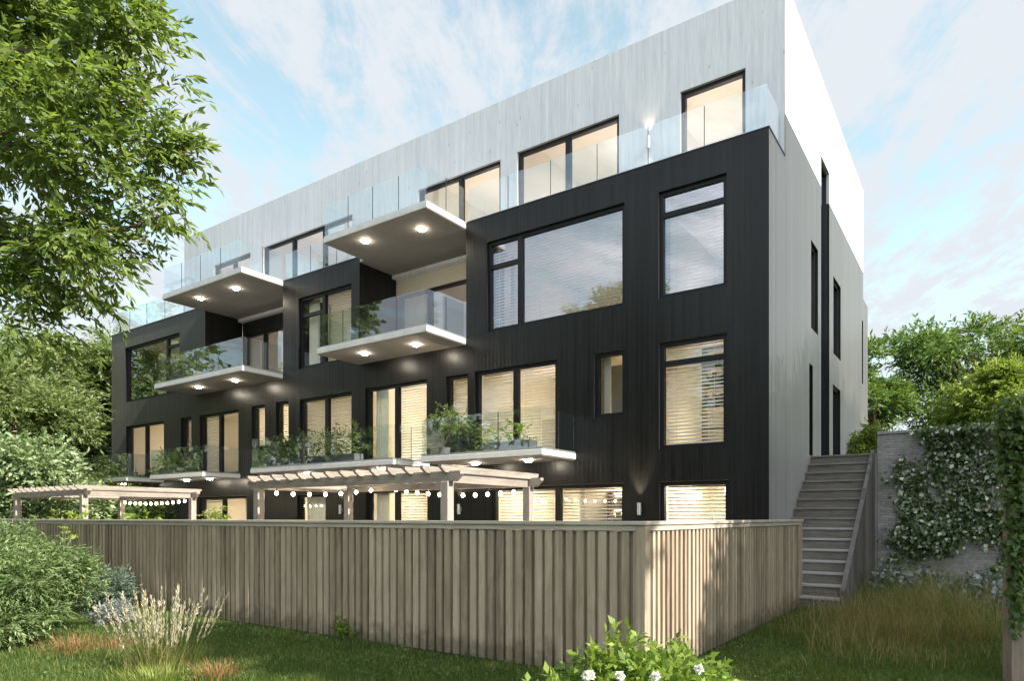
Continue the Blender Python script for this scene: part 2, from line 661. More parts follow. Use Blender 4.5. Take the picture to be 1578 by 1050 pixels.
L_SILVER = leaf_mat('silver_leaf', [(.12, .13, .13), (.20, .22, .22), (.33, .35, .35)], .1)
L_FLOWERBUSH = leaf_mat('rose_bush_leaf', [(.06, .12, .02), (.14, .22, .035), (.28, .36, .07)], .45)
L_BALC = leaf_mat('balcony_plant_leaf', [(.03, .055, .018), (.065, .10, .03), (.13, .17, .06)], .3)
G_LAWN = leaf_mat('lawn_blade', [(.020, .044, .009), (.062, .105, .024), (.22, .24, .085)], .4, .6, .2)
G_LONG = leaf_mat('long_grass_blade', [(.045, .085, .016), (.11, .125, .035), (.52, .37, .20)], .38, .6, .2)
G_PLUME = leaf_mat('grass_plume', [(.27, .22, .13), (.46, .41, .30), (.68, .64, .54)], .35, .6, .2)
G_RED = leaf_mat('reddish_grass_blade', [(.13, .07, .03), (.27, .13, .065), (.36, .20, .10)], .3, .6, .2)
M_PETAL = leaf_mat('white_petal', [(.72, .72, .68), (.8, .8, .78), (.84, .84, .82)], .3)


def ground_mat():
    m, t, b, o = new_mat('lawn_soil')
    q = NT(t)
    tcn = q.n('ShaderNodeTexCoord')
    n1 = q.noise(tcn.outputs['Object'], .6, 4)
    n2 = q.noise(tcn.outputs['Object'], 9, 6, .65)
    n3 = q.noise(tcn.outputs['Object'], 60, 3, .6)
    v = q.m('ADD', q.m('MULTIPLY', n1, .4), q.m('ADD', q.m('MULTIPLY', n2, .4), q.m('MULTIPLY', n3, .2)))
    c = q.ramp(v, [(.32, (.018, .032, .008)), (.5, (.032, .058, .012)), (.68, (.060, .078, .022))])
    t.links.new(c, b.inputs['Base Color'])
    b.inputs['Roughness'].default_value = .95
    b.inputs['Specular IOR Level'].default_value = .1
    t.links.new(q.bump(n2, .6, .05), b.inputs['Normal'])
    return m


def stone_mat():
    m, t, b, o = new_mat('coursed_stone')
    q = NT(t)
    tcn = q.n('ShaderNodeTexCoord')
    sp = q.n('ShaderNodeSeparateXYZ')
    t.links.new(tcn.outputs['Object'], sp.inputs[0])
    wob = q.noise(tcn.outputs['Object'], 2.2, 3)
    vec = q.comb(q.m('ADD', sp.outputs[0], sp.outputs[1]), q.m('ADD', sp.outputs[2], q.m('MULTIPLY', wob, .10)), 0.0)
    br = q.n('ShaderNodeTexBrick')
    br.offset = .5
    br.inputs['Scale'].default_value = 1.0
    br.inputs['Brick Width'].default_value = .30
    br.inputs['Row Height'].default_value = .058
    br.inputs['Mortar Size'].default_value = .006
    br.inputs['Mortar Smooth'].default_value = .4
    br.inputs['Color1'].default_value = (.35, .335, .335, 1)
    br.inputs['Color2'].default_value = (.44, .415, .405, 1)
    br.inputs['Mortar'].default_value = (.30, .285, .285, 1)
    t.links.new(vec, br.inputs['Vector'])
    n2 = q.noise(tcn.outputs['Object'], 14, 6, .65)
    n1 = q.noise(tcn.outputs['Object'], 1.3, 4)
    c = q.mixc(.6, br.outputs['Color'], q.ramp(n2, [(.3, (.35, .35, .36)), (.7, (1.0, .98, .95))]), 'MULTIPLY')
    c = q.mixc(.55, c, q.ramp(n1, [(.35, (.45, .45, .42)), (.65, (1, 1, 1))]), 'MULTIPLY')
    t.links.new(c, b.inputs['Base Color'])
    b.inputs['Roughness'].default_value = .9
    h = q.m('ADD', q.m('MULTIPLY', br.outputs['Fac'], -1.0), q.m('MULTIPLY', n2, .7))
    t.links.new(q.bump(h, .7, .02), b.inputs['Normal'])
    return m


M_GROUND = ground_mat()
M_STONE = stone_mat()
M_PAVE = plain('terrace_paving', (.30, .28, .25), .85, .2, var=.2, scale=2)

# ------------------------------------------------------------------ ground
g = MB()
g.quad((-1500, -1500, 0), (1500, -1500, 0), (1500, 1500, 0), (-1500, 1500, 0))
tag(g.build('ground', M_GROUND), kind='structure')
g = MB()
g.box(1.37, 1400, 4.31, 1400, .05, 3.04)
g.box(-80, 1.36, 13.5, 1400, .05, 3.036)
tag(g.build('upper_terrace', M_GROUND), kind='structure')
g = MB()
g.box(.02, 1.36, 3.92, 13.49, .05, 3.07)
tag(g.build('path', M_PAVE), kind='structure')
g = MB()
g.box(-26, .4, -6.6, -.01, -.1, .02)
tag(g.build('patio', M_PAVE), kind='structure')

# ------------------------------------------------------------------ the apartment building
BW = -25.86          # left end
TH = .30             # wall thickness
YW = 1.28            # front of the set-back white storey
YB = 13.4
bld = empty('apartment_building', (0, 0, 0))
tag(bld, 'four storey apartment building clad in black timber with a white set back top storey', 'apartment building')


def wall_grid(mb, axis, p0, p1, u0, u1, z0, z1, holes):
    """solid wall sheet with real thickness and rectangular openings; axis 'y' = facing y, 'x' = facing x"""
    us = sorted(set([u0, u1] + [h[0] for h in holes] + [h[1] for h in holes]))
    zs = sorted(set([z0, z1] + [h[2] for h in holes] + [h[3] for h in holes]))
    us = [u for u in us if u0 <= u <= u1]
    zs = [z for z in zs if z0 <= z <= z1]

    def solid(i, j):
        if i < 0 or j < 0 or i >= len(us) - 1 or j >= len(zs) - 1:
            return False
        cu, cz = (us[i] + us[i + 1]) / 2, (zs[j] + zs[j + 1]) / 2
        return not any(h[0] < cu < h[1] and h[2] < cz < h[3] for h in holes)

    def pt(u, p, z):
        return (u, p, z) if axis == 'y' else (p, u, z)
    for i in range(len(us) - 1):
        for j in range(len(zs) - 1):
            if not solid(i, j):
                continue
            a, b, c, d = us[i], us[i + 1], zs[j], zs[j + 1]
            mb.quad(pt(a, p0, c), pt(b, p0, c), pt(b, p0, d), pt(a, p0, d))
            mb.quad(pt(b, p1, c), pt(a, p1, c), pt(a, p1, d), pt(b, p1, d))
            if not solid(i - 1, j): mb.quad(pt(a, p0, c), pt(a, p0, d), pt(a, p1, d), pt(a, p1, c))
            if not solid(i + 1, j): mb.quad(pt(b, p0, c), pt(b, p1, c), pt(b, p1, d), pt(b, p0, d))
            if not solid(i, j - 1): mb.quad(pt(a, p0, c), pt(a, p1, c), pt(b, p1, c), pt(b, p0, c))
            if not solid(i, j + 1): mb.quad(pt(a, p0, d), pt(b, p0, d), pt(b, p1, d), pt(a, p1, d))


# openings: x0, x1, z0, z1, mullions, transoms (xa, xb, z), blind kind, glass kind
Z1, Z2 = 3.09, 6.16
WIN_W = [  # second floor
    (-6.69, -2.99, 6.20, 8.42, [-5.75], [(-6.69, -5.75, 7.80)], 'all', 'R'),
    (-2.22, -.80, 6.20, 8.42, [], [(-2.22, -.80, 7.94)], 'all', 'R'),
    (-24.72, -20.72, 6.22, 8.40, [-21.70], [(-21.70, -20.72, 8.0)], None, 'R'),
    (-13.93, -11.56, 6.20, 8.38, [-12.85], [(-13.93, -12.85, 7.83)], 'right', 'N'),
]
WIN_A = [  # first floor
    (-24.67, -21.80, Z1, 5.27, [-23.25], [], None, 'N'),
    (-20.62, -19.93, 3.95, 5.27, [], [], None, 'N'),
    (-19.41, -17.07, Z1, 5.27, [-18.25], [], 'left', 'N'),
    (-16.33, -15.62, 3.87, 5.29, [], [], 'all', 'N'),
    (-15.06, -14.42, 3.87, 5.29, [], [], 'all', 'N'),
    (-13.88, -11.55, Z1, 5.27, [-12.72], [], 'all', 'N'),
    (-10.98, -8.65, Z1, 5.29, [-9.83], [], 'right', 'N'),
    (-8.00, -7.27, 3.87, 5.27, [], [], 'all', 'N'),
    (-7.07, -4.68, Z1, 5.28, [-5.88], [], 'all', 'N'),
    (-3.73, -2.99, 3.84, 5.27, [], [], None, 'N'),
    (-2.21, -.80, 3.06, 5.28, [], [(-2.21, -.80, 4.84)], 'all', 'N'),
]
WIN_B = [  # garden level
    (-2.20, -.76, .25, 2.38, [], [], 'all', 'N'),
    (-6.55, -3.00, .06, 2.38, [-4.70], [], 'all', 'N'),
    (-10.95, -8.62, .06, 2.40, [-9.83], [], 'right', 'N'),
    (-14.00, -12.68, .06, 2.34, [], [], 'curtain', 'N'),
    (-19.45, -16.60, .06, 2.36, [-18.05], [], 'left', 'N'),
    (-24.9, -21.75, .06, 2.38, [-23.3], [], None, 'N'),
]
WIN_T = [  # white storey, on its set back wall
    (-2.23, -.80, 9.02, 11.18, [], [], None, 'N'),
    (-6.66, -3.74, 9.02, 11.20, [-5.18], [], None, 'N'),
    (-10.15, -7.20, 9.02, 11.18, [-8.62], [], None, 'N'),
    (-17.54, -12.95, 9.02, 11.20, [-15.95, -14.37], [], None, 'R'),
    (-20.6, -18.3, 9.02, 11.20, [-19.4], [], None, 'R'),
]
REC = [(-11.21, -7.34), (-19.05, -14.69)]        # the two loggias on the second floor
LOG_Y = 1.45                                      # their inner wall
# ---- black walls
mb = MB()
holes = [h[:4] for h in WIN_W + WIN_A + WIN_B] + [(a, b, 6.14, 9.05) for a, b in REC]
wall_grid(mb, 'y', 0, TH, BW, 0, 0, 9.05, holes)
SIDE = [(3.83, 4.64, 6.12, 8.21), (5.02, 6.14, 3.12, 10.73), (6.72, 7.87, 6.10, 8.20), (12.0, 12.9, 6.15, 8.28),
        (3.62, 4.02, 3.10, 5.25), (6.64, 7.82, 3.12, 5.25)]
wall_grid(mb, 'x', 0, -TH, TH, YW - .001, 0, 9.05, [])
mb.box(-.011, 0, YW + .003, YW + TH - .001, 0, 9.939)
wall_grid(mb, 'x', 0, -TH, YW + TH, 12.28, 0, 9.94, [(a, b, c, min(d, 9.94)) for a, b, c, d in SIDE])
wall_grid(mb, 'x', 0, -TH, 12.28, YB, 0, 9.05, [])
wall_grid(mb, 'x', BW, BW + TH, TH, YB, 0, 9.05, [])
wall_grid(mb, 'y', YB - TH, YB, BW + TH, -TH, 0, 9.04, [])
for a, b in REC:                                  # loggia cheeks and inner wall around the doors
    mb.box(a - .15, a, TH + .001, LOG_Y, 6.14, 9.05)
    mb.box(b, b + .15, TH + .001, LOG_Y, 6.14, 9.05)
mb.build('wall', M_DARK, bld)
# ---- white upper walls
mb = MB()
XWL = -22.68
wall_grid(mb, 'y', YW, YW + TH, XWL, -.012, 8.80, 9.94, [h[:4] for h in WIN_T])
wall_grid(mb, 'y', YW, YW + TH, XWL, 0, 9.941, 12.72, [(*h[:2], 9.9, h[3]) for h in WIN_T])
wall_grid(mb, 'x', 0, -TH, YW + TH, 12.28, 9.94, 12.72, [(5.02, 6.14, 9.94, 10.73)])
wall_grid(mb, 'x', XWL, XWL + TH, YW + TH, 12.28, 8.8, 12.72, [])
wall_grid(mb, 'y', 12.28 - TH, 12.28, XWL + TH, -TH, 8.8, 12.72, [])
mb.build('upper_wall', M_WHITE, bld, label='white timber walls of the set back top storey')
mb = MB()
mb.box(XWL + TH, -TH, YW + TH, 12.28 - TH, 12.35, 12.5)
for a, b in ((BW + TH, -19.21), (-14.53, -11.37), (-7.18, -TH)):
    mb.box(a, b, TH, YW - .002, 8.78, 8.92)
mb.box(BW + TH, XWL - .002, YW, YB - TH, 8.78, 8.919)
mb.box(XWL, -TH, 12.282, YB - TH, 8.78, 8.92)
mb.build('roof', M_PAVE, bld)
for c_ in ((BW - .012, REC[1][0] - .12, -.012, TH + .01), (REC[1][1] + .02, REC[0][0] - .12, -.012, TH + .01),
           (REC[0][1] + .02, .012, -.012, TH + .01), (-TH, .012, TH + .012, YW - .02)):
    MB().box(*c_, 9.052, 9.075).build('coping', M_BLACKMETAL, bld)

# ---- interiors: floor, ceiling, back wall and partitions of each storey
inn = MB()
flo = MB()
lw, lc, lp = [], [], []
PARTS = [-25.5, -21.2, -16.9, -14.2, -11.35, -8.32, -7.17, -4.2, -2.6, -.34]


def rooms(zf, zc, yf, yb, xs, lights, up=True):
    x0, x1 = xs[0], xs[-1]
    inn.box(x0, x1, yb, yb + .1, zf, zc)
    inn.box(x0, x1, yf, yb - .001, zc, zc + .08)
    flo.box(x0, x1, yf, yb - .001, zf - .1, zf)
    for x in xs:
        inn.box(x - .06, x + .06, yf, yb - .002, zf + .001, zc - .001)
    for a, b in zip(xs[:-1], xs[1:]):
        if b - a > .9:
            cx, cy_ = (a + b) / 2, (yf + yb) / 2
            hw = min(.8, (b - a) * .3)
            if up:                                # glowing panels hidden on the floor, added to light the ceilings
                lights.append((cx - hw, cx + hw, cy_ - .3, cy_ + .5, zf + .004))
            else:
                lights.append((cx - hw, cx + hw, cy_ - .6, cy_ + .6, zc - .05))


rooms(.05, 2.72, TH + .03, 4.3, PARTS, lw, False)
rooms(3.08, 5.72, TH + .03, 4.3, PARTS, lw)
rooms(6.16, 8.70, LOG_Y + .25, 5.2, [-25.5, -20.4, -19.3, -14.5, -11.4, -7.1, -2.7, -.34], lc)
for a, b in ((-25.5, -19.25), (-14.5, -11.42), (-7.15, -.34)):       # rooms between the loggias reach the facade
    flo.box(a, b, TH + .03, LOG_Y + .249, 6.06, 6.16)
    inn.box(a, b, TH + .03, LOG_Y + .249, 8.70, 8.78)
rooms(9.00, 12.0, YW + TH + .03, 5.6, [-22.3, -17.9, -12.6, -10.6, -6.95, -3.2, -.34], lp)
inn.build('interior_wall', M_CREAM, bld)
flo.build('interior_floor', M_OAKFLOOR, bld)
for lst, mt in ((lw, M_WARM), (lc, M_COOL), (lp, M_PEACH)):
    for l in lst:
        kx = (.55, 1.0, .75, 1.2)[int(abs(l[0]) * 7 + l[4] * 3) % 4] if lst is not lp else .9
        hx = (l[1] - l[0]) * (1 - kx) * .4
        MB().box(l[0] + hx, l[1] - hx, l[2], l[2] + (l[3] - l[2]) * min(1, kx), l[4], l[4] + .045).build('room_fill_panel', mt, bld)
# joinery seen through the panes
oak = MB()
for x0, x1, y, z0, z1 in ((-10.7, -9.9, 3.2, 3.08, 5.2), (-22.9, -22.0, 2.6, 3.08, 5.5), (-23.0, -22.1, 2.2, .05, 2.4),
                          (-5.2, -4.4, 3.0, .05, 2.3), (-9.9, -9.5, 2.4, .05, 2.3), (-18.0, -17.2, 2.2, .05, 2.0),
                          (-16.6, -15.2, 3.9, 6.16, 8.2), (-8.9, -7.9, 4.2, 6.16, 8.3), (-13.6, -13.0, 3.8, 6.16, 8.2)):
    oak.box(x0, x1, y, y + .4, z0, z1)
oak.build('cupboard', M_OAK, bld)
pic = MB()                                        # pale door leaf and framed door behind the small first floor window
pic.box(-4.05, -3.55, 1.50, 1.55, 3.085, 5.30)
pic.box(-3.50, -3.44, 1.42, 1.55, 3.085, 5.45)
pic.box(-3.10, -3.04, 1.42, 1.55, 3.085, 5.45)
pic.build('inner_door', plain('white_door_paint', (.80, .79, .76), .4, .4, var=.03), bld)

# ---- windows


def window(axis, plane, x0, x1, z0, z1, mull, trans, blind, gl, fw=.085):
    fr = MB()
    fd0, fd1 = plane + .07, plane + .19

    def B(mb, a, b, p, q_, c, d):
        mb.box(a, b, p, q_, c, d) if axis == 'y' else mb.box(-p, -q_, a, b, c, d)
    B(fr, x0 + .001, x0 + fw, fd0, fd1, z0 + .001, z1 - .001)
    B(fr, x1 - fw, x1 - .001, fd0, fd1, z0 + .001, z1 - .001)
    B(fr, x0 + fw, x1 - fw, fd0, fd1, z1 - fw, z1 - .001)
    B(fr, x0 + fw, x1 - fw, fd0, fd1, z0 + .001, z0 + fw)
    xs = [x0 + fw] + [m for m in mull] + [x1 - fw]
    for m_ in mull:
        B(fr, m_ - fw * .8, m_ + fw * .8, fd0 + .003, fd1 - .003, z0 + fw, z1 - fw)
    for a, b, z in trans:
        B(fr, max(a, x0 + fw) + .003, min(b, x1 - fw) - .003, fd0 + .005, fd1 - .005, z - fw * .6, z + fw * .6)
    o = fr.build('window', M_FRAME, bld)
    pn = MB()
    yg = plane + .12
    if axis == 'y':
        pn.quad((x0 + fw, yg, z0 + fw), (x1 - fw, yg, z0 + fw), (x1 - fw, yg, z1 - fw), (x0 + fw, yg, z1 - fw))
    else:
        pn.quad((-yg, x0 + fw, z0 + fw), (-yg, x1 - fw, z0 + fw), (-yg, x1 - fw, z1 - fw), (-yg, x0 + fw, z1 - fw))
    pn.build('pane', M_GLASSR if gl == 'R' else M_GLASS, o)
    if axis == 'y' and blind:
        segs = list(zip(xs[:-1], xs[1:]))
        if blind == 'left': segs = segs[:1]
        if blind == 'right': segs = segs[-1:]
        if blind == 'curtain':
            cu = MB()
            for a, b in segs:
                n = int((b - a) / .035)
                pts = [(a + .02 + (b - a - .04) * i / n, plane + .30 + .03 * math.sin(i * 1.45 + .5 * math.sin(i * .37))) for i in range(n + 1)]
                for (xa, ya), (xb, yb) in zip(pts[:-1], pts[1:]):
                    cu.quad((xa, ya, z0 + .1), (xb, yb, z0 + .1), (xb, yb, z1 - .06), (xa, ya, z1 - .06))
            cu.build('curtain', M_CURTAIN, o)
        else:
            sl = MB()
            rr = random.Random(int(x0 * 100) + int(z0 * 10))
            for a, b in segs:
                zb = z0 + fw + .03
                z = z1 - fw - .02
                tilt = rr.choice([.015, .017, .019])
                sp_ = .074
                yb0 = plane + .235
                while z > zb:
                    c0, c1 = z + tilt, z - tilt
                    i = len(sl.v)
                    sl.v += [(a + .015, yb0 - .022, c1), (b - .015, yb0 - .022, c1), (b - .015, yb0 + .022, c0), (a + .015, yb0 + .022, c0),
                             (a + .015, yb0 - .022, c1 + .004), (b - .015, yb0 - .022, c1 + .004), (b - .015, yb0 + .022, c0 + .004), (a + .015, yb0 + .022, c0 + .004)]
                    sl.f += [tuple(i + k for k in q4) for q4 in ((0, 3, 2, 1), (4, 5, 6, 7), (0, 1, 5, 4), (1, 2, 6, 5), (2, 3, 7, 6), (3, 0, 4, 7))]
                    z -= sp_
                for t_ in (.18, .82):
                    xx = a + (b - a) * t_
                    sl.box(xx - .004, xx + .004, yb0 - .027, yb0 - .024, zb, z1 - fw)
            sl.build('blind', M_SLAT, o)
    if axis == 'y' and blind in (None, 'left', 'right') and plane == 0 and gl == 'N':
        cu = MB()                                 # linen drapes drawn to one side
        a0, b0 = (x0 + fw, x0 + fw + (x1 - x0) * .2) if int(abs(x0) * 10) % 2 else (x1 - fw - (x1 - x0) * .17, x1 - fw)
        n = 26
        pts = [(a0 + (b0 - a0) * i / n, plane + .34 + .035 * math.sin(i * 1.3)) for i in range(n + 1)]
        for (xa, ya), (xb, yb) in zip(pts[:-1], pts[1:]):
            cu.quad((xa, ya, z0 + .06), (xb, yb, z0 + .06), (xb, yb, z1 - .04), (xa, ya, z1 - .04))
        cu.build('curtain', M_CURTAIN, o)
    return o


for h in WIN_W + WIN_A + WIN_B:
    window('y', 0, *h)
for h in WIN_T:
    window('y', YW, *h)
for a, b, c, d in SIDE:
    window('x', 0, a, b, c, d, [], [], None, 'R', .07)
# loggia doors on the inner wall
for (a, b) in REC:
    o = window('y', LOG_Y - .08, a + .16, b - .16, 6.16, 8.30, [a + 1.35, b - .75], [], None, 'R', .09)
    MB().box(a + .001, b - .001, LOG_Y + .02, LOG_Y + .2, 8.30, 8.88).build('lintel_panel', M_BEIGE if a > -15 else M_DARK, bld)
    mb = MB()
    mb.box(a, a + .16, LOG_Y + .02, LOG_Y + .2, 6.14, 8.30)
    mb.box(b - .16, b, LOG_Y + .02, LOG_Y + .2, 6.14, 8.30)
    mb.build('door_jamb', M_DARK, bld)

# ---- balconies


def glass_run(parent, p0, p1, z0, h, n, y_in=0.0):
    """row of n glass sheets from p0 to p1 (x, y), 12 mm thick with open joints"""
    p0, p1 = Vector((*p0, 0)), Vector((*p1, 0))
    d = p1 - p0
    L = d.length
    d.normalize()
    nn = Vector((-d.y, d.x, 0)) * .006
    for i in range(n):
        a = p0 + d * (L * i / n + (.008 if i else .002))
        b = p0 + d * (L * (i + 1) / n - (.008 if i < n - 1 else .002))
        mb = MB()
        i0 = 0
        mb.v = [tuple(a - nn + Vector((0, 0, z0))), tuple(b - nn + Vector((0, 0, z0))), tuple(b + nn + Vector((0, 0, z0))), tuple(a + nn + Vector((0, 0, z0))),
                tuple(a - nn + Vector((0, 0, z0 + h))), tuple(b - nn + Vector((0, 0, z0 + h))), tuple(b + nn + Vector((0, 0, z0 + h))), tuple(a + nn + Vector((0, 0, z0 + h)))]
        mb.f = [(0, 3, 2, 1), (4, 5, 6, 7), (0, 1, 5, 4), (1, 2, 6, 5), (2, 3, 7, 6), (3, 0, 4, 7)]
        mb.build('glass_panel', M_RAIL, parent)
        if i:
            c_ = p0 + d * (L * i / n)
            MB().box(c_.x - .005, c_.x + .005, c_.y - .008, c_.y + .008, z0, z0 + h - .01).build('glass_post', M_BLACKMETAL, parent)


def balcony(x0, x1, y0, zt, th, lights, gh=.86, npan=4, yin=-.002, left=True, inner=None):
    mb = MB()
    mb.box(x0, x1, y0, yin, zt - th + .02, zt)
    if inner:
        mb.box(inner[0] + .002, inner[1] - .002, yin + .001, inner[2], zt - th + .02, zt - .003)
    o = mb.build('balcony', M_CONC, bld, bevel=.006)
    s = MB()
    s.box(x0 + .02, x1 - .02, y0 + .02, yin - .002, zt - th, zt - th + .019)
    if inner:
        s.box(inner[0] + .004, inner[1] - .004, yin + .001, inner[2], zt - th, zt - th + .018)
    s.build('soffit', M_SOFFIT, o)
    for lx, ly in lights:
        d = MB()
        n = 14
        i0 = 0
        ring = [(lx + .095 * math.cos(2 * math.pi * k / n), ly + .095 * math.sin(2 * math.pi * k / n), zt - th - .002) for k in range(n)]
        ring2 = [(lx + .07 * math.cos(2 * math.pi * k / n), ly + .07 * math.sin(2 * math.pi * k / n), zt - th - .045) for k in range(n)]
        d.v = ring + ring2
        d.f = [tuple(range(n, 2 * n))[::-1]] + [(k, (k + 1) % n, n + (k + 1) % n, n + k) for k in range(n)]
        d.build('downlight', M_DOWN, o)
    rl = MB()
    e = .035
    rl.box(x0 + e - .02, x1 - e + .02, y0 + e - .02, y0 + e + .02, zt + .001, zt + .045)
    rl.box(x1 - e - .02, x1 - e + .02, y0 + e + .021, yin - .01, zt + .001, zt + .045)
    if left:
        rl.box(x0 + e - .02, x0 + e + .02, y0 + e + .021, yin - .01, zt + .001, zt + .045)
    rl.build('glass_channel', M_SILVER, o)
    glass_run(o, (x0 + e, y0 + e), (x1 - e - .01, y0 + e), zt + .02, gh, npan)
    glass_run(o, (x1 - e, y0 + e + .01), (x1 - e, yin - .03), zt + .02, gh, 2)
    if left:
        glass_run(o, (x0 + e, y0 + e + .01), (x0 + e, yin - .03), zt + .02, gh, 1)
    return o


balcony(-11.02, -7.35, -1.46, 9.05, .15, [(-9.95, -.95), (-8.25, -.65)], inner=(-11.21, -7.34, LOG_Y))
balcony(-19.14, -14.68, -1.46, 9.05, .15, [(-17.9, -.85), (-16.05, -.75)], inner=(-19.05, -14.69, LOG_Y))
balcony(-11.28, -7.35, -1.46, 6.14, .15, [(-10.1, -.85), (-8.35, -.75)], inner=(-11.21, -7.34, LOG_Y))
balcony(-19.75, -14.70, -1.42, 6.14, .15, [(-18.1, -.8), (-16.1, -.75)], inner=(-19.05, -14.69, LOG_Y))
balcony(-7.60, -4.18, -1.42, 3.07, .14, [(-6.5, -.7), (-5.0, -.7)], npan=3)
balcony(-14.42, -8.56, -1.34, 3.07, .14, [(-12.6, -.7), (-9.6, -.7)], npan=5)
balcony(-20.2, -16.95, -1.34, 3.07, .14, [(-19.0, -.7), (-17.6, -.7)], npan=3)
balcony(-25.6, -21.8, -1.34, 3.07, .14, [(-23.4, -.7)], npan=3)
# terrace balustrade on top of the black parapet
bal = MB()
for a, b in ((BW + .05, -19.2), (-14.62, -11.08), (-7.30, -.05)):
    bal.box(a, b, .04, .08, 9.076, 9.11)
bal.box(-.09, -.05, .085, YW - .03, 9.076, 9.11)
bo = bal.build('balustrade', M_SILVER, bld)
glass_run(bo, (BW + .05, .06), (-19.2, .06), 9.09, .84, 5)
glass_run(bo, (-14.62, .06), (-11.08, .06), 9.09, .84, 3)
glass_run(bo, (-7.30, .06), (-.06, .06), 9.09, .84, 6)
glass_run(bo, (-.07, .07), (-.07, YW - .03), 9.09, .84, 1)

# ---- wall lamps with their upward light


def wall_lamp(x, y, z, energy):
    mb = MB()
    mb.tube([(x, y - .07, z - .13), (x, y - .07, z + .13)], .045, 12)
    mb.box(x - .03, x + .03, y - .04, y - .002, z - .06, z + .06)
    o = mb.build('wall_lamp', M_SILVER, bld)
    for sgn, k in ((1, 1.0), (-1, .35)):
        l = bpy.data.lights.new('lamp_light', 'SPOT')
        l.energy = energy * k
        l.spot_size = math.radians(64)
        l.spot_blend = .8
        l.color = (1, .82, .58)
        l.shadow_soft_size = .03
        lo = bpy.data.objects.new('lamp_light', l)
        COL.objects.link(lo)
        lo.location = (x, y - .10, z + .15 * sgn)
        lo.rotation_euler = (math.radians(180 if sgn > 0 else 0), 0, 0)
        lo.parent = o


wall_lamp(-2.62, 0, 1.82, 70)
wall_lamp(-7.52, 0, 1.85, 70)
wall_lamp(-11.96, 0, 1.87, 70)
wall_lamp(-2.97, YW, 10.25, 9)

# ------------------------------------------------------------------ pendant lamps and bookshelf inside the garden flat
for x, y, z, lab in ((-1.85, 1.1, 2.12, 'left globe pendant lamp glowing behind the garden level corner window'),
                     (-1.15, 1.5, 2.22, 'right globe pendant lamp glowing behind the garden level corner window')):
    t = empty('pendant_lamp', (x, y, z))
    tag(t, lab, 'pendant lamp', 'globe pendant lamps')
    MB().ball((0, 0, 0), .17, 14, 9, .8).build('lamp_shade', M_GLOBE, t, True)
    MB().tube([(0, 0, .13), (0, 0, 2.70 - z)], .008, 6).build('cord', M_BLACKMETAL, t)
t = empty('bookshelf', (-3.6, 1.6, .05))
tag(t, 'open shelf of books behind the wide garden level window', 'bookshelf')
mb = MB()
mb.box(-.5, .5, -.15, .15, 0, .04)
for z in (.45, .9, 1.35, 1.8, 2.2):
    mb.box(-.5, .5, -.15, .15, z, z + .03)
mb.box(-.53, -.5, -.15, .15, 0, 2.23)
mb.box(.5, .53, -.15, .15, 0, 2.23)
mb.build('shelf', M_OAK, t)
bk = MB()
for z in (.93, 1.38, 1.83):
    x = -.48
    while x < .44:
        ww = random.uniform(.025, .06)
        if random.random() < .8:
            bk.box(x, x + ww, -.12, .08, z + .001, z + random.uniform(.2, .33))
        x += ww + .004
m_book = leaf_mat('book_spines', [(.25, .05, .03), (.45, .30, .18), (.06, .08, .10), (.6, .55, .45)], 0.0)
o = bk.build('books', m_book, t)
o['kind'] = 'stuff'


def dup(root, loc, label):
    r = root.copy()
    COL.objects.link(r)
    r.location = loc
    r['label'] = label
    for ch in root.children:
        c = ch.copy()
        COL.objects.link(c)
        c.parent = r
        for g_ in ch.children:
            d = g_.copy()
            COL.objects.link(d)
            d.parent = c
    return r


t['group'] = 'bookshelves inside the rooms'
dup(t, (-1.15, 1.25, 3.081), 'open bookshelf behind the blinds of the tall first floor corner window')
dup(t, (-9.3, 1.7, 3.081), 'open bookshelf behind the blind right of the long first floor balcony')
dup(t, (-18.4, 1.9, 3.081), 'open bookshelf behind the windows of the balcony left of the long one')

# ------------------------------------------------------------------ timber garden fence
fen = empty('garden_fence', (.594, -7.10, 0))
tag(fen, 'brown board and batten timber fence with flat cap around the patio', 'fence')
FX, FY = .594, -7.10


def fence_panel(axis, a, b, ztop=1.50):
    """boards between a and b along the axis, in fence coordinates (origin at its corner)"""
    mb = MB()
    n = max(1, int(round((b - a) / .128)))
    p = (b - a) / n
    for i in range(n):
        u = a + p * i
        # wide back board and a proud batten over every joint
        j = random.uniform(-.002, .002)
        if axis == 'x':
            mb.box(u + .001, u + p - .001, .048 + j, .068 + j, .03, ztop)
            mb.box(u + .004, u + .004 + .082 + random.uniform(-.004, .006), .0 + j * 2, .046 + j, .02, ztop - .003)
        else:
            mb.box(-.057 - j, -.035 - j, u + .001, u + p - .001, .03, ztop)
            mb.box(-.034 + j, .0 + j, u + .004, u + .004 + .062, .02, ztop - .003)
    return mb.build('fence_panel', M_FENCE, fen)


xs = [-24.0, -19.0, -14.2, -9.4, -5.05, -.09]
for a, b in zip(xs[:-1], xs[1:]):
    fence_panel('x', a + .03, b - .03)
    MB().box(b - .028, b + .028, .0, .09, 0, 1.53).build('fence_post', M_FENCE, fen)
fence_panel('y', .09, 3.5)
MB().box(-.09, 0.0, 3.5, 3.55, 0, 1.53).build('fence_post', M_FENCE, fen)
fence_panel('y', 3.55, 6.98)
MB().box(-.085, .014, -.014, .085, 0, 1.5605).build('fence_post', M_FENCE, fen)
MB().box(-.085, .012, 6.985, 7.04, 0, 1.555).build('fence_post', M_FENCE, fen)
cap = MB()
cap.box(-24.0, .03, -.035, .10, 1.562, 1.602)
cap.box(-24.0, -.087, -.012, .033, 1.503, 1.560)
cap.build('fence_cap', M_FENCEH, fen, bevel=.005)
cap = MB()
cap.box(-.10, .03, .102, 7.06, 1.562, 1.602)
cap.box(-.033, .012, .087, 6.98, 1.503, 1.560)
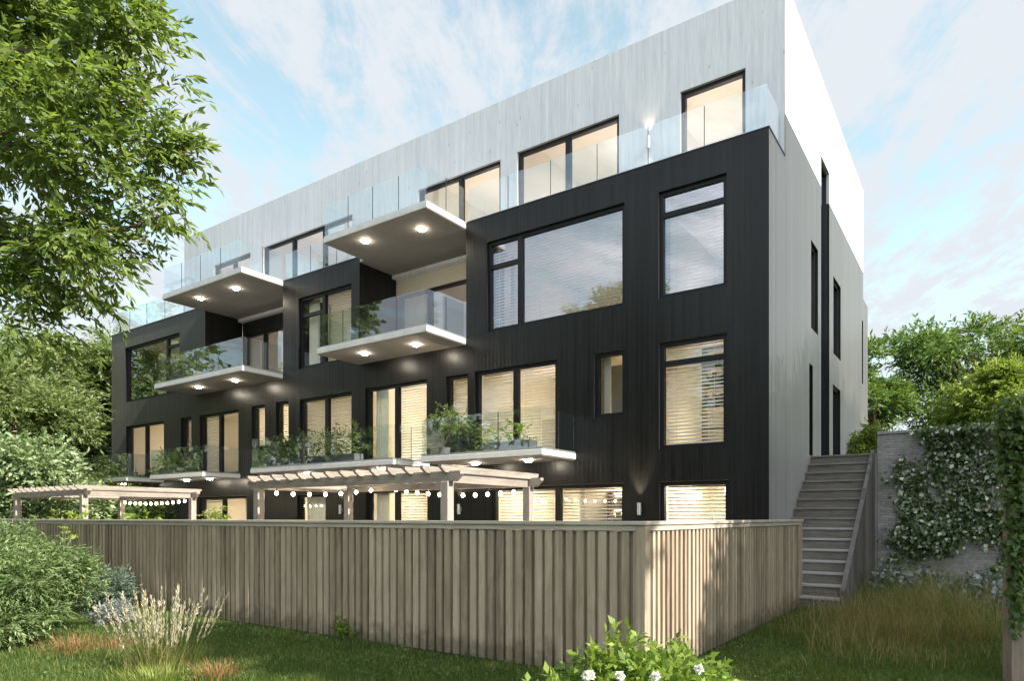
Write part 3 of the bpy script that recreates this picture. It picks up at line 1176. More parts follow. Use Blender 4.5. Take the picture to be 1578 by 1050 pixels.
cap.build('fence_cap', timber('fence_cap_timber_side', (.30, .26, .21), (.50, .45, .38), 1, .7), fen, bevel=.005)
fen.location = (FX, FY, 0)

# ------------------------------------------------------------------ outside stairs
st = empty('staircase', (.68, 0, 0))
tag(st, 'grey timber outdoor staircase climbing beside the building between fence and stone wall', 'staircase')
NST, Z_TOP, Y0S, Y1S = 15, 3.07, -.25, 3.90
rise, going = Z_TOP / NST, (Y1S - Y0S) / NST
for i in range(NST):
    y = Y0S + going * i
    mb = MB()
    mb.box(-.655, .58, y + .02, y + .04, rise * i + .004, rise * (i + 1) - .042)
    mb.build('riser', M_STAIR, st)
    MB().box(-.66, .585, y - .012, y + going + .03, rise * (i + 1) - .04, rise * (i + 1)).build('tread', M_NOSE if i < 7 else M_STAIR, st, bevel=.004)
side = MB()
pw = .14
y = Y0S - .02
while y < Y1S:                                   # boarded outer cheek, each board cut to the slope
    y1 = min(y + pw - .004, Y1S)
    za = (y - Y0S) / going * rise + .30
    zb = (y1 - Y0S) / going * rise + .30
    side.extr([(y, 0), (y1, 0), (y1, min(zb, 3.12)), (y, min(za, 3.12))], 'x', .605, .655)
    y += pw
side.build('stair_cheek', M_STAIRV, st)
hr = MB()
hr.extr([(Y0S - .03, .31), (Y1S - .2, 3.10), (Y1S, 3.13), (Y1S, 3.17), (Y1S - .22, 3.15), (Y0S - .03, .36)], 'x', .59, .67)
hr.build('stringer_cap', M_STAIRV, st)

# ------------------------------------------------------------------ stone retaining wall
rw = MB()
rw.box(1.37, 12, 3.95, 4.30, 0, 3.50)
o = rw.build('retaining_wall', M_STONE)
tag(o, 'grey coursed stone retaining wall behind the long grass at the right', 'wall')
MBc = MB()
MBc.box(1.36, 12.01, 3.91, 4.34, 3.502, 3.57)
MBc.build('wall_coping', M_STONE, o, bevel=.01)

# ------------------------------------------------------------------ pergolas


def pergola(x0, x1, y0, y1, zt, label):
    t = empty('pergola', ((x0 + x1) / 2, (y0 + y1) / 2, 0))
    tag(t, label, 'pergola', 'timber pergolas on the patio')
    ox, oy = (x0 + x1) / 2, (y0 + y1) / 2
    p = .075
    for px in (x0 + .08, x1 - .08):
        for py in (y0 + .08, y1 - .08):
            MB().box(px - ox - p, px - ox + p, py - oy - p, py - oy + p, .02, zt - .16).build('post', M_PERGV, t, bevel=.006)
    for py in (y0 + .08, y1 - .08):              # long beams with cut ends
        a, b = x0 - .22 - ox, x1 + .22 - ox
        mb = MB()
        mb.extr([(a + .12, zt - .16), (b - .12, zt - .16), (b, zt - .05), (b, zt), (a, zt), (a, zt - .05)], 'y', py - oy - .05, py - oy + .05)
        mb.build('beam', M_PERG, t)
    n = int((x1 - x0) / .36) + 1
    for i in range(n):
        x = x0 + .03 + (x1 - x0 - .06) * i / (n - 1) - ox
        a, b = y0 - .15 - oy, y1 + .15 - oy
        hh = .11
        mb = MB()
        mb.extr([(a + .10, zt - .02), (b - .10, zt - .02), (b, zt - .02 + hh * .6), (b, zt - .02 + hh), (a, zt - .02 + hh), (a, zt - .02 + hh * .6)], 'x', x - .03, x + .03)
        mb.build('rafter', M_PERG2, t)
    for sx_ in (x0 + .08, x1 - .08):             # side beams under the rafters
        MB().box(sx_ - ox - .04, sx_ - ox + .04, y0 + .16 - oy, y1 - .16 - oy, zt - .17, zt - .025).build('side_beam', M_PERG2, t)
    return t


M_PERG2 = timber('pergola_rafter_timber', (.19, .165, .142), (.40, .36, .315), 1, .7)
pergola(-8.45, -3.45, -5.30, -2.85, 2.36, 'nearest timber pergola, standing on the patio below the first floor balconies')
pergola(-19.4, -15.1, -5.60, -2.60, 2.36, 'farthest timber pergola, at the left end of the patio by the trees')


# ------------------------------------------------------------------ string lights
def string_lights(pts, sags, label, step=.30):
    t = empty('string_lights', pts[0])
    tag(t, label, 'string lights', 'string lights under the pergolas')
    o0 = Vector(pts[0])
    line = []
    bulbs = []
    for a, b, s in zip(pts[:-1], pts[1:], sags):
        a, b = Vector(a) - o0, Vector(b) - o0
        n = max(2, int((b - a).length / step))
        for i in range(n + 1):
            u = i / n
            p = a.lerp(b, u)
            p.z -= s * 4 * u * (1 - u)
            line.append(tuple(p))
            if 0 < i < n or (i == n and b is not None):
                bulbs.append(p.copy())
    MB().tube(line, .006, 5).build('cable', M_BLACKMETAL, t)
    for p in bulbs:
        mb = MB()
        mb.tube([(p.x, p.y, p.z - .05), (p.x, p.y, p.z)], .013, 6)
        sk = mb.build('bulb_socket', M_BLACKMETAL, t)
        MB().ball((p.x, p.y, p.z - .085), .036, 9, 6, 1.15).build('bulb', M_BULB, sk, True)


string_lights([(-8.38, -5.2, 2.24), (-7.2, -2.93, 2.36), (-3.55, -2.93, 2.22)], [.10, .12],
              'sagging string of lit bulbs under the nearest pergola')
string_lights([(-19.3, -2.72, 2.22), (-15.2, -2.72, 2.22)], [.08], 'sagging string of lit bulbs under the farthest pergola')


# ------------------------------------------------------------------ vegetation
def plant(name, label, cat, base, lumps, n_spray, k, slen, L, W, mat, seed, stems=None, stem_mat=None, droop=.5, spread=.9,
          up=0.0, group=None, trunk=None, crown_name='foliage', sub=0, sf=.36):
    """lumps and stems are in world coordinates; the thing's empty stands at base"""
    rs = np.random.RandomState(seed)
    t = empty(name, base)
    tag(t, label, cat, group)
    b = np.array(base)
    if sub:
        lumps = clumps(lumps, sub, rs, sf)
    V, Fq = spray_leaves(lumps, n_spray, k, slen, L, W, rs, origin=None if trunk is None else trunk, droop=droop, spread=spread, up=up)
    np_mesh(crown_name, V - b, Fq, mat, t)
    if stems:
        mb = MB()
        for pts, rad in stems:
            mb.tube([tuple(np.array(p) - b) for p in pts], rad, 8)
        mb.build('trunk' if crown_name == 'crown' else 'stem', stem_mat or M_BARK, t, True)
    return t


def limb(a, b, r0, r1, rs, sag=.15, n=6):
    a, b = np.array(a, float), np.array(b, float)
    L = np.linalg.norm(b - a)
    pts, rad = [], []
    for i in range(n + 1):
        u = i / n
        p = a + (b - a) * u
        p[2] += sag * L * math.sin(math.pi * u)
        if 0 < i < n:
            p += rs.normal(size=3) * L * .025
        pts.append(tuple(p))
        rad.append(r0 + (r1 - r0) * u)
    return pts, rad


# --- big broadleaf tree whose crown hangs into the picture at the upper left
def big_tree():
    dep = 8.6
    k_ = dep / 1041

    def P(px, py, d=0.0):
        return at((px - 789) * (dep + d) / 1041, dep + d, 1.64 + (798 - py) * (dep + d) / 1041)
    spec = [(35, 30, 125, .2), (150, 45, 95, -.2), (205, 105, 80, .3), (75, 140, 105, -.5), (238, 205, 58, 0), (165, 190, 80, .5),
            (30, 235, 95, .3), (120, 255, 80, -.4), (225, 275, 62, .2), (262, 315, 40, -.1), (180, 345, 75, .4), (85, 345, 60, .3), (120, 400, 68, -.2),
            (30, 405, 72, .1), (150, 462, 36, .2), (60, 470, 55, .3), (10, 500, 48, .0), (90, 520, 34, .3),
            (215, 20, 48, .2), (280, 225, 28, .1), (226, 345, 34, .3),
            (-60, 60, 160, .4), (-90, 230, 140, .6), (-80, 400, 120, .3), (-200, 120, 190, .3), (-330, 200, 200, .5), (-330, 60, 200, 0),
            (-460, 160, 190, .8), (-200, 330, 150, 1.0), (-20, -110, 170, .3), (130, -70, 110, .4), (-200, -120, 200, .2), (-380, -120, 180, .5)]
    lumps = []
    for px, py, r, d in spec:
        lumps.append((P(px, py, d), (r * k_ * .95, r * k_ * .95, r * k_ * .80)))
    base = P(-300, 990, .4)
    base = (base[0], base[1], 0.0)
    rs = np.random.RandomState(5)
    top = (base[0] + .2, base[1] + .1, 8.5)
    fork = (base[0] + .05, base[1] + .05, 4.2)
    stems = [([base, (base[0], base[1], 1.2), fork, (base[0] + .1, base[1], 6.2), top], [.34, .27, .22, .16, .07])]
    for a, b_, r in ((fork, P(90, 345), .09), (fork, P(200, 350), .07), ((base[0], base[1], 5.2), P(110, 165), .10), ((base[0], base[1], 4.0), P(55, 430), .06),
                     ((base[0], base[1], 5.6), P(210, 215), .07), ((base[0], base[1], 6.6), P(170, 60), .07), ((base[0], base[1], 3.8), P(60, 370), .06),
                     ((base[0], base[1], 6.0), P(60, 120), .07), (fork, P(-420, 200), .09), ((base[0], base[1], 5.5), P(-200, -60), .08)):
        stems.append(limb(a, b_, r, .014, rs, .06, 8))
    # finer branches leaving the limbs
    for px, py, qx, qy in ((110, 165, 235, 150), (110, 165, 200, 250), (90, 345, 200, 300), (200, 350, 285, 330), (55, 430, 150, 460),
                           (210, 215, 300, 235), (60, 120, 0, 140), (170, 60, 230, 40), (60, 370, 160, 410)):
        stems.append(limb(P(px, py), P(qx, qy), .022, .006, rs, .04, 5))
    plant('broadleaf_tree', 'big sunlit broadleaf tree with its leafy crown filling the upper left corner', 'tree', base, lumps,
          8300, 11, .34, .135, .044, L_BIG, 21, stems, droop=.55, trunk=fork, crown_name='crown', sub=12)


big_tree()


def simple_tree(name, label, right, fwd, z0, h, rad, mat, seed, n=1500, k=8, L=.2, W=.1, slen=.5, nl=12, trunk_r=.16, squash=.75,
                low=.35, group=None, lean=0.0, bark=None, cat='tree', layered=False):
    rs = np.random.RandomState(seed)
    base = at(right, fwd, z0)
    b = np.array(base)
    lumps, stems = [], []
    top = b + np.array([lean, 0, h * .8])
    stems.append(([tuple(b), tuple(b * .5 + top * .5 + np.array([.1, .05, 0])), tuple(top)], [trunk_r, trunk_r * .7, trunk_r * .25]))
    for i in range(nl):
        a = rs.rand() * 6.283
        if layered:
            u = (i + .5) / nl
            zc = h * (low + (1 - low) * u)
            rr_ = rad * (1 - .62 * u) * (.55 + .35 * rs.rand())
            r = rad * (.34 - .10 * u)
            c = b + np.array([rr_ * math.cos(a), rr_ * math.sin(a), zc])
            lumps.append((tuple(c), (r * 1.3, r * 1.3, r * .45)))
        else:
            u = rs.rand()
            zc = h * (low + (.93 - low) * u)
            prof = math.sqrt(max(.1, 1 - ((u - .4) / .65) ** 2))
            rr_ = rad * prof * (.35 + .45 * rs.rand())
            r = rad * (.30 + .22 * rs.rand())
            c = b + np.array([rr_ * math.cos(a), rr_ * math.sin(a), zc])
            lumps.append((tuple(c), (r, r, r * squash)))
        if i % 2 == 0:
            stems.append(limb(b + (top - b) * (.45 + .4 * rs.rand()), c, trunk_r * .35, .02, rs, .05, 5))
    return plant(name, label, cat, base, lumps, n, k, slen, L, W, mat, seed + 1, stems, bark, droop=.4, trunk=tuple(b + np.array([0, 0, h * .5])),
                 crown_name='crown', group=group, sub=6, sf=.42)


# --- trees left of the building, beyond the fence
GL = 'trees left of the building'
simple_tree('pale_tree', 'tall pale green tree at the left edge behind the white leaved shrub', -21.5, 29, 0, 9.6, 3.3, L_PALE, 31, 4200, 8, .20, .085, .7, 16, group=GL)
simple_tree('green_tree', 'mid green tree close to the left end of the black facade', -18.2, 32, 0, 9.9, 2.8, L_MID, 33, 3800, 8, .19, .085, .6, 14, group=GL)
simple_tree('pale_tree', 'smaller pale tree standing between the taller trees on the left', -20.0, 35, 0, 10.6, 3.0, L_PALE, 35, 3400, 8, .21, .09, .7, 13, group=GL)
simple_tree('green_tree', 'bushy green tree farthest back on the left with dense foliage', -27.0, 38, 0, 9.5, 3.8, L_MID, 37, 2200, 8, .3, .13, .8, 15, group=GL)
simple_tree('pale_tree', 'yellowish drooping tree over the far pergola at the left edge', -16.6, 22.5, 0, 6.9, 2.2, L_PALE, 39, 2400, 9, .16, .055, .5, 13, low=.45, group=GL)
# --- shrubs in front of them
rs_ = np.random.RandomState(3)


def shrub(name, label, right, fwd, rx, h, mat, seed, n, k, L, W, slen, nl=9, cat='shrub', group=None, low=.28, up=.3, droop=.3, stem_mat=None, dy=None, flat=1.0):
    rs = np.random.RandomState(seed)
    base = at(right, fwd, 0)
    b = np.array(base)
    lumps, stems = [], []
    dy = dy or rx
    for i in range(nl):
        a = rs.rand() * 6.283
        q = math.sqrt(rs.rand())
        cz = h * (low + (.80 - low) * rs.rand() * (1 - .45 * q))
        c = b + RV * (rx * .68 * q * math.cos(a)) + FV * (dy * .68 * q * math.sin(a)) + np.array([0, 0, cz])
        r = rx * (.30 + .16 * rs.rand())
        lumps.append((tuple(c), (r, r, min(r, h * .3) * flat)))
        stems.append(limb(b + rs.normal(size=3) * np.array([.08, .08, 0]), c, .022 * max(1, h * .8), .006, rs, .02, 4))
    return plant(name, label, cat, base, lumps, n, k, slen, L, W, mat, seed + 1, stems, stem_mat, droop=droop, up=up, group=group, sub=4 if h > 1.5 else 0, sf=.5)


shrub('white_leaved_shrub', 'large shrub with whitish leaves rising above the far pergola at the left', -15.4, 21.5, 2.5, 5.9, L_WHITISH, 41, 3600, 8, .16, .075, .42, 20, stem_mat=M_BARKPALE)
shrub('green_shrub', 'dark green shrub by the left end of the facade under the trees', -15.0, 26, 1.9, 3.9, L_MID, 43, 1500, 8, .18, .08, .45, 10)
shrub('green_shrub', 'rounded light green shrub seen between the posts of the far pergola', -14.6, 20.0, 1.5, 1.9, L_BUSH, 45, 1200, 8, .13, .05, .3, 9)
shrub('green_shrub', 'dark hedge like shrub behind the string lights of the far pergola', -13.9, 24.0, 2.2, 2.7, L_IVY, 47, 1500, 8, .16, .08, .4, 11)
# --- near bushes at the lower left
shrub('feathery_bush', 'large feathery grey green bush in front of the fence at the left edge', -6.75, 9.1, 1.05, 1.66, L_BUSH, 51, 4200, 11, .075, .018, .20, 20, cat='bush', up=.25, droop=.35)
shrub('blue_grey_bush', 'small blue grey bush beside the fence right of the feathery bush', -6.95, 11.6, .55, .95, L_BLUE, 53, 1300, 9, .075, .02, .15, 10, cat='bush')
shrub('feathery_bush', 'low bright feathery bush at the foot of the larger one at the left edge', -6.45, 8.3, .42, .55, L_BUSH, 55, 1100, 10, .075, .018, .16, 9, cat='bush')
shrub('weed_tuft', 'small leafy weed growing at the foot of the fence', -2.22, 9.0, .20, .30, L_FLOWERBUSH, 57, 60, 6, .07, .03, .1, 5, cat='weed')
shrub('silver_plant', 'low silvery tuft in front of the blue grey bush', -6.15, 10.4, .26, .28, L_SILVER, 59, 200, 8, .09, .014, .14, 6, cat='plant')

# --- rose bush with white flowers in the foreground
fl = shrub('rose_bush', 'bright green rose bush with white blooms at the bottom edge before the fence corner', .80, 4.35, .74, .78, L_FLOWERBUSH, 61, 1600, 8, .07, .034, .15, 20, cat='bush', up=.35, droop=.35)
rs = np.random.RandomState(62)
fb = np.array(at(.80, 4.35, 0))
_me = [c for c in fl.children if c.name.startswith('foliage')][0].data
_v = np.empty(len(_me.vertices) * 3, np.float32)
_me.vertices.foreach_get('co', _v)
_v = _v.reshape(-1, 3)
_r, _f = _v @ RV, _v @ FV
for dr, zt in ((-.02, .75), (.14, .72), (-.30, .70), (.42, .69), (.31, .73), (-.16, .77), (.22, .79), (-.46, .68), (.53, .68), (.05, .68), (-.36, .74)):
    near = np.where((np.abs(_r - dr) < .06) & (np.abs(_v[:, 2] - zt) < .07))[0]
    if len(near) == 0:
        continue
    b_ = near[np.argmin(_f[near])]
    c = fb + _v[b_] - FV * .02 + np.array([0, 0, .012])
    Pq, Dq = [], []
    for ring, (m, el) in enumerate(((6, .25), (6, .7), (5, 1.15))):
        for i in range(m):
            a = 2 * math.pi * (i + .5 * ring) / m
            d = RV * (math.cos(a) * math.cos(el)) - FV * (math.sin(el) * .8) + np.array([0, 0, math.sin(a) * math.cos(el) + .25 * math.sin(el)])
            Pq.append(c)
            Dq.append(d)
    V, Fq = leaf_geo(np.array(Pq), norm(np.array(Dq)), .034, .036, rs, .25)
    np_mesh('flower', V - fb, Fq, M_PETAL, fl)


# --- grasses
def blades(P, h, wdt, lean, rs, segs=3, az=None):
    """tapered curved blades: returns verts, quad faces"""
    n = len(P)
    a = rs.rand(n) * 6.283 if az is None else az
    d = np.stack([np.cos(a), np.sin(a), np.zeros(n)], 1)
    s = np.stack([-np.sin(a + rs.normal(size=n) * .8), np.cos(a), np.zeros(n)], 1)
    V = np.empty((n, (segs + 1) * 2, 3))
    for j in range(segs + 1):
        t = j / segs
        c = P + d * (lean * h * t * t)[:, None] + np.array([0, 0, 1.]) * (h * (t - .25 * lean * t * t))[:, None]
        ww = wdt * (1 - t * .92) / 2
        V[:, 2 * j] = c + s * np.reshape(ww, (-1, 1))
        V[:, 2 * j + 1] = c - s * np.reshape(ww, (-1, 1))
    idx = np.arange(n)[:, None] * ((segs + 1) * 2)
    Fs = []
    for j in range(segs):
        Fs.append(np.concatenate([idx + 2 * j, idx + 2 * j + 1, idx + 2 * j + 3, idx + 2 * j + 2], 1))
    return V.reshape(-1, 3), np.concatenate(Fs)


def inside_fence(P):
    return (P[:, 0] < FX + .03) & (P[:, 1] > FY - .03)


rs = np.random.RandomState(71)
NB = 200000
f = 5.0 + 15 * rs.rand(NB * 2) ** 1.7
r = f * (rs.rand(NB * 2) * 1.64 - .82)
P = np.array([3.323, -13.285, 0.]) + r[:, None] * RV + f[:, None] * FV
keep = ~inside_fence(P) & ~((P[:, 0] < 1.35) & (P[:, 1] > -.35)) & (P[:, 1] < 3.9)
P = P[keep][:NB]
clump = np.sin(P[:, 0] * 3.1 + 1.3 * np.sin(P[:, 1] * 2.3)) * np.sin(P[:, 1] * 3.7 + np.sin(P[:, 0] * 2.9))
patch = np.clip(np.sin(P[:, 0] * 1.3 + 2 * np.sin(P[:, 1] * .9)) * np.sin(P[:, 1] * 1.7 + 1.2), 0, 1)
hgt = (.03 + .035 * rs.rand(len(P))) * (1 + .45 * clump + 1.1 * patch * rs.rand(len(P)))
V, Fq = blades(P, hgt, .007 + .004 * rs.rand(len(P)), .35 + .5 * rs.rand(len(P)), rs, 2)
o = np_mesh('lawn_grass', V, Fq, G_LAWN)
tag(o, 'short green lawn grass in front of the fence', 'grass', kind='stuff')

# long grass at the right, below the stone wall
PP, HH = [], []
for i in range(520):
    f_ = 7.4 + 6.6 * rs.rand()
    r_ = (1395 + 75 * rs.normal() - (f_ - 9) * 4 - 789) / 1041 * f_
    if not .44 * f_ < r_ < .80 * f_:
        continue
    c = np.array(at(r_, f_, 0))
    fld = .5 + .5 * math.sin(c[0] * 2.1 + 1.7 * math.sin(c[1] * 1.3)) * math.sin(c[1] * 1.9 + math.sin(c[0] * 1.4))
    edge = min(1.0, max(0.0, (f_ - 7.2) / 3.0))
    hs = (.22 + .80 * fld * (.5 + .5 * rs.rand())) * (.35 + .65 * edge)
    m = 10 + int(24 * rs.rand())
    q = rs.normal(size=(m, 3)) * np.array([.13, .13, 0])
    PP.append(c + q)
    HH.append(hs * (.45 + .75 * rs.rand(m)))
P = np.concatenate(PP)
H = np.concatenate(HH)
ok = ~((P[:, 0] < 1.38) & (P[:, 1] > -.35)) & (P[:, 1] < 3.85)
P, H = P[ok], H[ok]
V, Fq = blades(P, H, .005 + .005 * rs.rand(len(P)), .2 + .9 * rs.rand(len(P)) ** 2, rs, 4)
o = np_mesh('long_grass', V, Fq, G_LONG)
tag(o, 'uncut brown and green long grass below the stone wall', 'grass', kind='stuff')


rs = np.random.RandomState(77)
PP, HH = [], []
for i in range(110):
    f_ = 8.2 + 2.6 * rs.rand()
    c = np.array(at((1375 + 70 * rs.normal() - 789) / 1041 * f_, f_, 0))
    m = 14 + int(20 * rs.rand())
    PP.append(c + rs.normal(size=(m, 3)) * np.array([.10, .10, 0]))
    HH.append((.20 + .42 * rs.rand()) * (.5 + .7 * rs.rand(m)))
P, H = np.concatenate(PP), np.concatenate(HH)
V, Fq = blades(P, H, .006 + .005 * rs.rand(len(P)), .2 + .8 * rs.rand(len(P)) ** 2, rs, 4)
G_DRY = leaf_mat('dry_grass_blade', [(.09, .065, .025), (.18, .125, .05), (.33, .25, .12)], .35, .6, .2)
tag(np_mesh('dry_grass', V, Fq, G_DRY), 'dry brown grass in front of the taller green grass at the right', 'grass', kind='stuff')
PP, DD = [], []
for i in range(420):                              # clover and daisy leaves scattered in patches through the lawn
    f_ = 5.6 + 8 * rs.rand()
    c = np.array(at(f_ * (rs.rand() * 1.5 - .75), f_, .03))
    if inside_fence(c[None])[0] or (c[0] < 1.4 and c[1] > -.4) or c[1] > 3.8:
        continue
    m = 10 + int(30 * rs.rand())
    PP.append(c + rs.normal(size=(m, 3)) * np.array([.11, .11, .012]))
    DD.append(norm(rs.normal(size=(m, 3)) * np.array([1, 1, .25]) + np.array([0, 0, .35])))
V, Fq = leaf_geo(np.concatenate(PP), np.concatenate(DD), .035, .026, rs)
tag(np_mesh('clover', V, Fq, leaf_mat('clover_leaf', [(.035, .07, .015), (.07, .12, .03), (.14, .17, .06)], .3)), 'clover and weeds scattered through the lawn', 'weeds', kind='stuff')


def tussock(name, label, right, fwd, n, h, spread, mat, seed, plume=0, cat='grass clump', group=None, wdt=.007):
    rs = np.random.RandomState(seed)
    t = empty(name, at(right, fwd, 0))
    tag(t, label, cat, group)
    P = rs.normal(size=(n, 3)) * np.array([spread, spread, 0])
    az = np.arctan2(P[:, 1], P[:, 0]) + rs.normal(size=n) * .5
    H = h * (.5 + .5 * rs.rand(n))
    V, Fq = blades(P, H, wdt, .4 + .5 * rs.rand(n), rs, 4, az)
    np_mesh('blades', V, Fq, mat, t)
    if plume:
        Pp = rs.normal(size=(plume, 3)) * np.array([spread * .75, spread * .75, 0])
        Vs, Fs, off = [], [], 0
        stem = MB()
        for i in range(plume):
            p = Pp[i]
            d = norm(np.array([p[0] * 1.5, p[1] * 1.5, .9 + .2 * rs.rand()]) + rs.normal(size=3) * .04)
            Lh = h * (1.15 + .65 * rs.rand())
            tip = p + d * Lh
            stem.tube([tuple(p), tuple(p + d * Lh * .5), tuple(tip)], [.0035, .003, .0015], 4, False)
            m = 64
            tt = .42 + .58 * rs.rand(m)
            bp = p + d * (Lh * tt)[:, None]
            dd = norm(d * 1.0 + rs.normal(size=(m, 3)) * .22)
            v, q = leaf_geo(bp, dd, .055, .0085, rs)
            Vs.append(v)
            Fs.append(q + off)
            off += len(v)
        stem.build('stalks', mat, t)
        np_mesh('plumes', np.concatenate(Vs), np.concatenate(Fs), G_PLUME, t)


tussock('feather_grass', 'tall feather grass clump with pale plumes on the lawn before the fence', -3.78, 7.3, 420, .50, .17, G_LONG, 81, 52)
tussock('reddish_grass', 'left clump of low reddish grass beside the feathery bush', -5.35, 8.2, 260, .30, .17, G_RED, 83, group='reddish grass clumps')
tussock('reddish_grass', 'reddish grass clump at the bottom edge right of the feather grass', -3.0, 6.9, 200, .24, .12, G_RED, 85, group='reddish grass clumps')
tussock('reddish_grass', 'small reddish grass clump between feathery bush and feather grass', -4.9, 8.4, 160, .22, .12, G_RED, 87, group='reddish grass clumps')
tussock('green_grass_clump', 'lime green grass clump at the bottom edge below the feather grass', -3.55, 6.75, 420, .2, .18, leaf_mat('lime_grass_blade', [(.10, .14, .02), (.18, .23, .04), (.28, .31, .08)], .3), 89)


# --- ivy on the stone wall, on the board fence and silver ground cover
def ivy(name, label, pts, L, mats, seed, base, normal, extra_mat_frac=.5):
    rs = np.random.RandomState(seed)
    t = empty(name, base)
    tag(t, label, 'ivy')
    b = np.array(base)
    n = len(pts)
    nrm = np.array(normal)
    D = norm(rs.normal(size=(n, 3)) * .55 + nrm * .55 + np.array([0, 0, -.75]))
    sel = rs.rand(n) < extra_mat_frac
    for mt, mk in ((mats[0], ~sel), (mats[1], sel)):
        if mk.sum() == 0:
            continue
        s = .6 + .8 * rs.rand(mk.sum())
        V, Fq = leaf_geo(pts[mk] - b, D[mk], L * s, L * .8 * s, rs, .12)
        np_mesh('leaves', V, Fq, mt, t)
    return t


rs = np.random.RandomState(91)


def cloud(c, r, n):
    return np.array(c) + in_ball(n, rs, 2.6) * np.array(r)


def vines(starts, n_leaf, spread, ln):
    out = []
    for (x, z) in starts:                         # each vine wanders down the wall and carries leaves on both sides
        p = np.array([x, 3.88, z])
        d = np.array([rs.normal() * .5, 0, -1.0])
        m = int(ln * (.5 + rs.rand()) / .06)
        for i in range(m):
            d = d + rs.normal(size=3) * np.array([.35, 0, .12])
            d = norm(d)
            p = p + d * .06
            if p[2] < .3:
                break
            q = p + rs.normal(size=(n_leaf, 3)) * np.array([spread, .05, spread])
            q[:, 1] = np.minimum(q[:, 1], 3.9)
            out.append(q)
    return np.concatenate(out)


pts = np.concatenate([
    vines([(2.25 + 2.6 * rs.rand(), 3.58) for _ in range(20)], 6, .08, 2.1),
    vines([(1.75 + 2.2 * rs.rand(), 1.75 + .45 * rs.rand()) for _ in range(19)], 7, .10, 1.2),
    vines([(1.80 + .35 * rs.rand(), 2.95) for _ in range(3)], 5, .07, .8),
    cloud((3.0, 3.78, 3.52), (1.0, .2, .12), 420), cloud((4.4, 3.78, 3.5), (.9, .25, .2), 420),
    cloud((2.4, 3.74, 1.25), (.75, .18, .4), 500)])
ivy('variegated_ivy', 'white variegated ivy hanging down the grey stone retaining wall', pts, .095, (L_IVY, L_IVYV), 92, (2.8, 3.9, 0), (0, -1, 0), .46)
pts = np.concatenate([cloud(at(2.35 + .62 * i, 13.2, .22), (.45, .5, .28), 420) for i in range(6)] + [cloud(at(7.4 + .5 * i, 13.4 - .6 * i, .35), (.5, .5, .36), 520) for i in range(3)])
pts = pts[(pts[:, 2] > .02) & (pts[:, 1] < 3.9) & (pts[:, 0] > 1.5)]
tsil = ivy('silver_ground_cover', 'silvery ground cover at the foot of the stone wall behind the long grass', pts, .085, (L_SILVER, L_IVY), 93, tuple(at(6.6, 13.2, 0)), (0, -.3, .6), .25)
tsil['category'] = 'ground cover'

bf = empty('board_fence', at(4.95, 6.55, 0))
tag(bf, 'weathered brown board fence at the right edge with ivy hanging over it', 'fence')
mb = MB()
for i in range(11):                              # boards face the camera side of the garden, continuing out of the picture
    x0 = i * .15
    mb.box(x0, x0 + .142, random.uniform(-.004, .004), .03, 0, 2.55 + random.uniform(-.02, .02))
M_BOARD = timber('board_fence_timber', (.155, .125, .10), (.30, .255, .21), 2, .8)
o = mb.build('boards', M_BOARD, bf)
MB().box(-.12, -.005, -.02, .10, 0, 2.62).build('post', M_BOARD, bf)
bf.rotation_euler = (0, 0, math.radians(34.87))
pp = []
for zc, rr_, n in ((2.55, .32, 620), (2.25, .26, 420), (1.95, .22, 330), (1.6, .20, 260), (1.3, .17, 200), (1.0, .13, 130), (.75, .11, 80)):
    pp.append(cloud(at(4.84, 6.50, zc), (rr_ * .62, rr_ * .62, .3), n))
pp.append(cloud(at(5.3, 6.5, 2.6), (.6, .25, .18), 500))
ivy('ivy', 'dark green ivy draped over the end post of the board fence at the right edge', np.concatenate(pp), .065, (L_IVY, L_MID), 95, tuple(at(4.84, 6.5, 0)), tuple(-FV), .3)

# --- trees behind the retaining wall on the right
GR = 'trees behind the stone wall'
simple_tree('layered_tree', 'dark layered tree close behind the right end of the building', 14.9, 28, 3.04, 5.4, 2.0, L_DARK, 101, 1500, 9, .22, .07, .5, 11, layered=True, group=GR, low=.4)
simple_tree('dark_tree', 'tallest dark green spreading tree behind the stone wall', 22.6, 33, 3.04, 8.3, 4.6, L_DARK, 103, 3600, 9, .26, .09, .7, 22, trunk_r=.25, squash=.5, low=.42, group=GR)
simple_tree('lime_tree', 'sunlit lime green tree in front of the tall dark tree', 18.6, 25, 3.04, 3.9, 2.4, L_LIME, 105, 1900, 9, .2, .07, .5, 13, squash=.55, low=.45, group=GR)
shr = shrub('lime_shrub', 'bright lime shrub between the building and the stone wall', 10.55, 20.5, .8, 1.9, L_LIME, 107, 700, 8, .12, .05, .3, 9)
shr.location.z = 3.04
shr2 = shrub('green_shrub', 'low green shrub on the upper terrace at the right end of the building', 10.75, 18.6, .7, .7, L_MID, 109, 500, 8, .1, .045, .2, 8)
shr2.location.z = 3.04

# --- trees of the neighbouring garden to the right: they stand outside the picture and shade the lawn, stairs and wall
GS = 'trees shading the right of the garden'


def shade_tree(label, x, y, lumps, seed, n):
    rs = np.random.RandomState(seed)
    base = (x, y, 0)
    stems = [([base, (x, y, 2), (x + .1, y, 4.5)], [.2, .16, .09])]
    for c, r in lumps[:5]:
        stems.append(limb((x, y, 3), c, .07, .02, rs, .05, 5))
    plant('garden_tree', label, 'tree', base, lumps, n, 9, .5, .2, .085, L_MID, seed, stems, droop=.4, trunk=(x, y, 4), crown_name='crown', group=GS)


